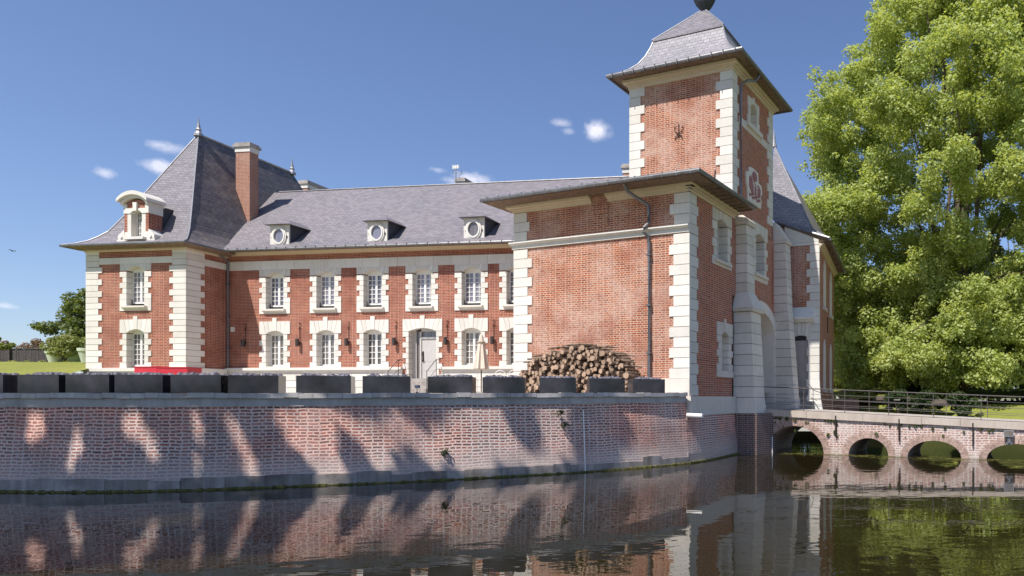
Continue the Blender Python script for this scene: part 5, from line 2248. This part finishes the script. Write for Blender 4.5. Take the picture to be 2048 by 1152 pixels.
def seg_dist(px, py, a, b):
    ax, ay = a
    bx, by = b
    t = max(0, min(1, ((px - ax) * (bx - ax) + (py - ay) * (by - ay)) / ((bx - ax) ** 2 + (by - ay) ** 2 + 1e-6)))
    return math.hypot(px - ax - t * (bx - ax), py - ay - t * (by - ay))


cl, rd = [], []
arcp = offset_curve(.08)
for _ in range(7600):
    i = rg.randrange(len(arcp) - 1)
    q = arcp[i].lerp(arcp[i + 1], rg.random())
    if q.x < -24 or q.x > -4.3:
        continue
    z = rg.uniform(-1.6, 2.75)
    px, py = 1500 + 1370 * q.x / q.y, 797 - 1370 * (z - 2.1) / q.y
    r = rg.uniform(.16, .30)
    pr_ = r * 1370 / q.y
    if any(seg_dist(px, py, a, b) < w_ * (1.15 + .4 * sstep(500, 900, px)) + pr_ * .9 for a, b, w_ in lines):
        continue
    h = rg.uniform(11.5, 18.5)
    k = h / S.z
    cl.append((q.x + S.x * k, q.y + S.y * k, z + h))
    rd.append(r)
front = offset_curve(0)
for _ in range(2600):
    i = rg.randrange(len(front) - 1)
    q = front[i].lerp(front[i + 1], rg.random())
    if q.x < -20 or q.x > -5.5:
        continue
    off = rg.uniform(.8, 8.5)
    x, y = q.x + off * .05, q.y - off
    if math.sin(x * 1.9 + y * .7) + math.sin(y * 1.3 - x * .5) > 1.1:
        continue
    h = rg.uniform(11.5, 18.5)
    k = h / S.z
    cl.append((x + S.x * k, y + S.y * k, h))
    rd.append(rg.uniform(.28, .45))
shade = thing('bank_tree', 'tall leafy tree on the near bank whose branches shade the moat wall', 'tree', (-22, -3.5, .5))
leaf_cloud('crown', 'leaf_dark', cl, rd, 170000, .20, shade, 6, .4, .8)
mb = MB()
tp_ = limb(mb, (-22, -3.5, .2), (-19, 5, 14), .7, .3, rg, 7, .05)
mb.build('trunk', 'bark', shade, smooth=True)
mb = MB()
for k in range(16):
    c = cl[rg.randrange(len(cl))]
    limb(mb, tp_[rg.randrange(4, 8)], c, .14, .02, rg, 5, .08)
mb.build('limbs', 'bark', shade, smooth=True)

# ------------------------------------------------------------------ terrace things
# planters along the coping
PLX = [(-75, 28), (35, 131), (131, 229), (229, 341), (341, 456), (456, 575), (592, 702), (725, 821), (855, 945), (965, 1050), (1070, 1152), (1170, 1250), (1257, 1330)]
PLN = ['dark steel planter at the left end of the row along the moat wall', 'dark steel planter second from the left along the moat wall', 'dark steel planter third from the left, below the small tree',
       'dark steel planter in front of the left half of the pavilion', 'dark steel planter in front of the red box', 'dark steel planter below the corner downpipe, last of the touching ones',
       'dark steel planter standing free below the second lower window', 'dark steel planter just left of the door steps', 'dark steel planter just right of the door steps',
       'dark steel planter in front of the two garden chairs', 'dark steel planter at the left foot of the log pile', 'dark steel planter before the middle of the log pile',
       'dark steel planter at the right end, beneath the downpipe of the side building']
cin = offset_curve(.48)


def at_px(px, curve):
    u = (px - 1500) / 1370
    for a, b in zip(curve[:-1], curve[1:]):
        fa, fb = a.x - u * a.y, b.x - u * b.y
        if fa <= 0 <= fb or fb <= 0 <= fa:
            return a.lerp(b, fa / (fa - fb))
    return None


rp = random.Random(17)
for k, (x0, x1) in enumerate(PLX):
    a, b = at_px(x0, cin), at_px(x1, cin)
    if k < 6:
        d = (b - a).normalized()
        side = 24
        b = at_px(x1 - side, cin)
    elif k >= 10:
        a = at_px(x0 + 9, cin)
    d = (b - a).normalized()
    ln = (b - a).length
    if k < 6:
        ln = max(ln, 1.02)
    if k >= 8:
        d = Vector((1, d.y / d.x * .45)).normalized()
        u = (x1 - 1500) / 1370
        ln = (u * a.y - a.x) / (d.x - u * d.y)
    fr = Frame(a, (d.x, d.y))
    z0 = gz(a.y) + .035
    mid = fr.xy(ln / 2, -.3)
    p = thing('planter', PLN[k], 'planter', (mid[0], mid[1], z0), 'dark steel planters along the moat wall')
    b_ = MB()
    H_ = .43
    dpt = .62
    b_.box(fr, 0, ln, z0, z0 + H_, -.02, 0)
    b_.box(fr, 0, ln, z0, z0 + H_, -dpt, -dpt + .02)
    b_.box(fr, 0, .02, z0, z0 + H_, -dpt + .02, -.02)
    b_.box(fr, ln - .02, ln, z0, z0 + H_, -dpt + .02, -.02)
    b_.face((fr.p(.02, z0 + H_ - .05, -.02), fr.p(ln - .02, z0 + H_ - .05, -.02), fr.p(ln - .02, z0 + H_ - .05, -dpt + .02), fr.p(.02, z0 + H_ - .05, -dpt + .02)))
    b_.build('box', 'planter_steel', p)
    lm = MB()
    for q in range(34):
        s_, e_ = rp.uniform(.08, ln - .08), rp.uniform(-dpt + .08, -.08)
        r = rp.uniform(.045, .095)
        c = fr.p(s_, z0 + H_ - .015, e_)
        n = 6
        rs = []
        for (qq, hh) in ((.8, -.3), (1, .2), (.6, .75)):
            rs.append([(c.x + r * qq * math.cos(6.283 * i / n) * rp.uniform(.75, 1.25), c.y + r * qq * math.sin(6.283 * i / n) * rp.uniform(.75, 1.25), c.z + r * hh * rp.uniform(.7, 1.3)) for i in range(n)])
        lm.rings(rs)
    lo = lm.build('stones', 'lump_slate', p)
    lo['kind'] = 'stuff'

# red box behind the planters
rb = thing('red_box', 'long red painted box standing in front of the corner pavilion', 'box', (-21.0, 24.5, 2.28))
RB = Frame((-22.2, 24.7), (.97, -.24))
RB2 = Frame(RB.xy(1.05), (.99, .05))
m = MB()
z0 = 2.26
m.box(RB, 0, 1.04, z0, 3.22, -.7, 0)
m.build('panel', 'red_paint', rb)
m = MB()
m.box(RB2, .0, 1.05, z0, 3.20, -.7, 0)
m.build('panel', 'red_paint', rb)
m = MB()
m.box(RB, -.02, 1.06, 3.222, 3.25, -.72, .02)
m.box(RB2, .01, 1.07, 3.202, 3.23, -.72, .02)
m.build('lid', 'red_paint', rb)

# closed parasol
pz = gz(28.5)
PXc = (-11.18, 28.5)
pa = thing('parasol', 'closed cream parasol on a brown pole in front of the brick wing', 'parasol', (*PXc, pz))
m = MB()
m.tube([(PXc[0], PXc[1], pz), (PXc[0], PXc[1], 4.7)], .025, 8)
m.build('pole', 'pole_brown', pa)
m = MB()
N = 24
rs = []
for (r, z) in ((.02, 4.80), (.06, 4.72), (.12, 4.45), (.185, 4.0), (.245, 3.55), (.28, 3.34), (.255, 3.30)):
    rs.append([(PXc[0] + r * (1 + (.22 if i % 3 == 0 else (-.12 if i % 3 == 1 else .04)) * min(1, (4.8 - z))) * math.cos(2 * math.pi * i / N),
                PXc[1] + r * (1 + (.22 if i % 3 == 0 else (-.12 if i % 3 == 1 else .04)) * min(1, (4.8 - z))) * math.sin(2 * math.pi * i / N), z) for i in range(N)])
m.rings([r[::1] for r in rs[::-1]])
m.build('canopy', 'canvas', pa)
m = MB()
m.lathe((PXc[0], PXc[1], 4.42), [(.17, 0), (.175, .04), (.165, .05)], 12)
m.build('strap', 'canvas_brown', pa)
m = MB()
m.box(Frame((PXc[0] - .3, PXc[1] + .3), (1, 0)), 0, .6, pz, pz + .07, 0, .6)
m.build('base', 'stone_dirty', pa)

# wire garden chairs


def chair(x, y, rot, label):
    c = thing('garden_chair', label, 'chair', (x, y, gz(y)), 'garden chairs on the terrace')
    ca, sa = math.cos(rot), math.sin(rot)

    def P(a, b, z):
        return (x + a * ca - b * sa, y + a * sa + b * ca, gz(y) + z)
    m = MB()
    m.tube([P(.26 * math.cos(t), .20, .55 + .40 * math.sin(t)) for t in [math.pi * k / 10 for k in range(11)]], .016, 6)
    m.tube([P(.17 * math.cos(t), .20, .55 + .29 * math.sin(t)) for t in [math.pi * k / 10 for k in range(11)]], .010, 6)
    m.build('backrest', 'white_paint', c)
    m = MB()
    m.lathe(P(0, 0, .43), [(.24, 0), (.25, .015), (.24, .03)], 16)
    m.build('seat', 'white_paint', c)
    m = MB()
    for sx in (-1, 1):
        m.tube([P(sx * .26, .20, .55), P(sx * .28, 0, .62), P(sx * .24, -.18, .60), P(sx * .22, -.2, .44)], .013, 6)
    m.build('armrest', 'white_paint', c)
    for sx, sy in ((-1, -1), (1, -1), (-1, 1), (1, 1)):
        m = MB()
        m.tube([P(sx * .18, sy * .17, .44), P(sx * .23, sy * .22, 0)], .013, 6)
        m.build('leg', 'white_paint', c)


chair(-10.22, 28.0, .3, 'white wire garden chair just right of the closed parasol')
chair(-9.72, 27.8, -.2, 'white wire garden chair nearest the log pile')

# small garden spotlight on a spike by the steps
q = at_px(834, offset_curve(.35))
sl_ = thing('garden_light', 'small spike light standing on the coping before the door steps', 'light', (q.x, q.y, gz(q.y) + .035))
m = MB()
m.tube([(q.x, q.y, gz(q.y) + .03), (q.x, q.y, gz(q.y) + .17)], .008, 6)
m.lathe((q.x, q.y, gz(q.y) + .034), [(.05, 0), (.015, .03)], 8)
m.build('spike', 'iron', sl_)
m = MB()
m.box(Frame((q.x - .045, q.y), (1, 0)), 0, .10, gz(q.y) + .16, gz(q.y) + .24, -.05, .03)
m.build('lamp_head', 'lead', sl_)

# handrails of the door steps
for sg, lab in ((-1, 'thin iron handrail on the left of the door steps'), (1, 'thin iron handrail on the right of the door steps')):
    m = MB()
    s_ = DOOR + sg * .98
    m.tube([M.p(s_, 3.95, .08), M.p(s_, 3.95, .45), M.p(s_, 3.35, 1.20)], .017, 6)
    m.tube([M.p(s_, 3.95, .42), M.p(s_, 2.35, .42)], .015, 6)
    m.tube([M.p(s_, 3.36, 1.18), M.p(s_, 2.3, 1.18)], .015, 6)
    m.tube([M.p(s_, 3.5, .10), M.p(s_, 3.5, .42), M.p(s_, 2.9, 1.18)], .010, 6)
    tag(m.build('step_handrail', 'rail_steel'), lab, 'handrail', 'handrails of the door steps')

# wall lamps
LN = ['dark cylinder wall lamp in the shadow beside the corner downpipe', 'dark cylinder wall lamp between the first and second lower windows', 'dark cylinder wall lamp between the second and third lower windows',
      'dark cylinder wall lamp left of the front door', 'dark cylinder wall lamp right of the front door', 'dark cylinder wall lamp right of the closed parasol']
for k, s in enumerate((1.05, 4.06, 6.72, 9.25, 11.92, 14.30)):
    l = thing('wall_lamp', LN[k], 'wall lamp', (*M.xy(s, 0), 4.85), 'dark wall lamps on the brick wing')
    c = M.xy(s - .03, .16)
    m = MB()
    m.lathe((c[0], c[1], 4.68), [(.08, 0), (.085, .01), (.085, .36), (.075, .37)], 14)
    m.build('shade', 'lamp_brown', l)
    m = MB()
    m.box(M, s - .07, s + .01, 4.80, 4.94, 0, .08)
    m.build('bracket', 'lamp_brown', l)

# log pile: one object for every log
LP = Frame(L.xy(0, .0), dL)


def pile_top(s):
    pts = [(.05, 2.45), (.25, 2.62), (.7, 3.00), (1.3, 3.32), (1.9, 3.64), (2.6, 3.88), (3.4, 3.98), (4.3, 3.88), (4.9, 3.64), (5.3, 3.28), (5.65, 2.72)]
    for (a, za), (b, zb) in zip(pts[:-1], pts[1:]):
        if a <= s <= b:
            return lerp(za, zb, (s - a) / (b - a)) - .09
    return 2.3


protos = []
rg = random.Random(44)
for k in range(8):
    m = MB()
    n = 10
    prof_ = [(rg.uniform(.86, 1.12)) for _ in range(n)]
    rings_ = []
    bend = rg.uniform(-.15, .15)
    for (y, sc_k) in ((-.5, .97), (-.46, 1.02), (-.1, 1.0), (.2, .96), (.5, .92)):
        rings_.append([(sc_k * prof_[i] * math.cos(2 * math.pi * i / n) + bend * (y + .5), y, sc_k * prof_[i] * math.sin(2 * math.pi * i / n)) for i in range(n)])
    m.m = 0
    m.rings([r[::-1] for r in rings_[::-1]], False, False)
    m.m = 1
    m.face(rings_[0])
    m.face(rings_[-1][::-1])
    me_o = m.build('firewood_log', ['bark_log', 'log_end'])
    tag(me_o, 'weathered cut log among those stacked against the blank brick wall', 'log', 'logs stacked against the brick wall')
    protos.append(me_o)
spots = []
z = gz(24) + .07
row = 0
while z < 4.05:
    s = .10 + (row % 2) * .085 + rg.uniform(0, .05)
    while s < 5.75:
        small = 1.0 if s > 1.6 else .72
        r = rg.choice((.038, .045, .05, .057, .065, .078, .09)) * rg.uniform(.9, 1.1) * small
        if z + r < pile_top(s) + .03 + rg.uniform(-.06, .05):
            spots.append((s, z, r))
        s += r * 2 + rg.uniform(-.005, .015)
    z += .102
    row += 1
spots.sort(key=lambda q: -q[2])
ang0 = math.atan2(dL.y, dL.x)
for k, (s, z, r) in enumerate(spots[:300]):
    src = protos[k % 8]
    o = src if k < 8 else src.copy()
    if k >= 8:
        COL.objects.link(o)
    e = .78 + rg.uniform(-.12, .16) - .05 * (z - 2.3)
    ln = rg.uniform(.8, 1.1)
    o.location = LP.p(s, z + rg.uniform(-.02, .02), e - ln * .5 + .30)
    yaw = ang0 + rg.uniform(-.18, .18) + (rg.uniform(.3, .7) if s < 1.5 and rg.random() < .5 else 0) - (.5 if s > 5.1 and rg.random() < .5 else 0)
    o.rotation_euler = (rg.uniform(-.10, .10), rg.uniform(0, 6.28), yaw)
    o.rotation_euler.rotate_axis('Y', rg.uniform(0, 6.28))
    o.scale = (r, ln, r)
rest = spots[300:]
m = MB()
for (s, z, r) in rest:
    e = .95 + rg.uniform(-.15, .12)
    a, b = LP.p(s, z, e), LP.p(s + rg.uniform(-.1, .1), z, e - .8)
    m.m = 0
    m.tube([b, a], r, 8)
    m.mi[-1] = m.mi[-2] = 1
bk = m
bk.m = 0
for k in range(26):
    s = rg.uniform(1.6, 5.3)
    z = pile_top(s) + rg.uniform(-.06, .03)
    a = LP.p(s - rg.uniform(.2, .5), z + rg.uniform(-.03, .05), rg.uniform(.5, 1.0))
    b = LP.p(s + rg.uniform(.2, .5), z + rg.uniform(-.03, .05), rg.uniform(.4, 1.0))
    bk.tube([a, (a + b) / 2 + Vector((0, 0, .04)), b], [.03, .04, .022], 6)
o = bk.build('loose_firewood', ['bark_log', 'log_end'])
tag(o, 'mass of smaller sticks filling the log pile against the brick wall', 'firewood', None, 'stuff')

# rooftop aerial
an_ = thing('roof_aerial', 'white flat aerial on a thin mast beside the ridge chimney', 'aerial', (*M.xy(9.17, -5.3), 13.9))
bx, by = M.xy(9.17, -5.3)
m = MB()
m.tube([(bx, by, 13.7), (bx, by, 15.15)], .03, 8)
m.build('mast', 'lead', an_)
m = MB()
FA = Frame((bx - .2, by), (.98, -.2))
m.box(FA, 0, .42, 15.05, 15.22, -.03, 0)
for k in range(4):
    m.box(FA, .02 + k * .11, .05 + k * .11, 15.02, 15.25, 0, .03)
m.build('panel', 'white_paint', an_)
m = MB()
m.tube([(bx, by, 14.9), (bx + .28, by - .1, 14.75), (bx + .22, by - .1, 14.45)], .014, 6)
m.tube([(bx - .17, by, 14.72), (bx - .17, by, 14.98)], .014, 6)
m.tube([(bx + .33, by, 14.72), (bx + .33, by, 14.98)], .014, 6)
m.tube([(bx - .17, by, 14.85), (bx + .33, by, 14.85)], .010, 6)
m.build('crossarm', 'zinc', an_)

# bird
m = MB()
bb = Vector(((25 - 1500) / 1370 * 40, 40, 2.1 + (797 - 502) / 1370 * 40))
m.rings([[(bb.x + x, bb.y + r * math.cos(a), bb.z + r * math.sin(a)) for a in [2 * math.pi * k / 8 for k in range(8)]][::-1] for x, r in ((-.11, .004), (-.07, .02), (0, .03), (.055, .024), (.09, .02), (.11, .004))])
for sg in (-1, 1):
    m.face((bb + Vector((-.035, 0, .015)), bb + Vector((.04, 0, .015)), bb + Vector((.0, sg * .15, .07)), bb + Vector((-.07, sg * .17, .055))))
    m.face((bb + Vector((-.07, sg * .17, .055)), bb + Vector((.0, sg * .15, .07)), bb + Vector((-.09, sg * .29, .0))))
tag(m.build('bird', 'bird_dark'), 'small dark bird flying in the sky at the far left', 'bird')

# tufts on the walls
TUF = [(890, 905, 'green tuft sprouting low on the curved moat wall'), (1128, 850, 'small tuft high on the moat wall near the white pipe'), (1120, 826, 'tiny tuft right under the coping of the moat wall')]
for k, (px, py, lb) in enumerate(TUF):
    q = at_px(px, offset_curve(.06))
    z = 2.1 + (797 - py) * q.y / 1370
    t = thing('wall_plant', lb, 'plant', (q.x, q.y, z), 'plants growing out of the walls')
    leaf_cloud('foliage', 'leaf_hedge', [(q.x, q.y - .05, z), (q.x + .06, q.y - .05, z + .03)], [.09, .07], 110, .05, t, 120 + k)
cl, rd = [], []
rg = random.Random(31)
for (s0, s1, n) in ((1.2, 3.8, 22), (3.6, 3.75, 10), (5.0, 6.6, 8), (6.6, 9.8, 12)):
    for k in range(n):
        s = rg.uniform(s0, s1)
        z = deck_z(s) - (.27 + abs(rg.gauss(0, .05)) if s1 - s0 > .5 and rg.random() < .7 else rg.uniform(.25, .85))
        q = BR.p(s, z, .03)
        cl.append(tuple(q))
        rd.append(rg.uniform(.025, .075))
iv = leaf_cloud('ivy', 'leaf_dark', cl, rd, 2000, .05, None, 55)
tag(iv, 'small ivy sprigs scattered over the face of the bridge', 'ivy', None, 'stuff')
cl, rd = [], []
for k in range(200):
    s, e = rg.uniform(1.6, 11), abs(rg.gauss(0, .5)) + .05
    q = BR.p(s, .012, e - .4 if rg.random() < .4 else e)
    cl.append(tuple(q))
    rd.append(rg.uniform(.05, .22))
dw = leaf_cloud('duckweed', 'leaf_duckweed', cl, rd, 3200, .035, None, 57, 8.0, .01, .1)
tag(dw, 'yellow-green duckweed floating along the foot of the bridge', 'duckweed', None, 'stuff')
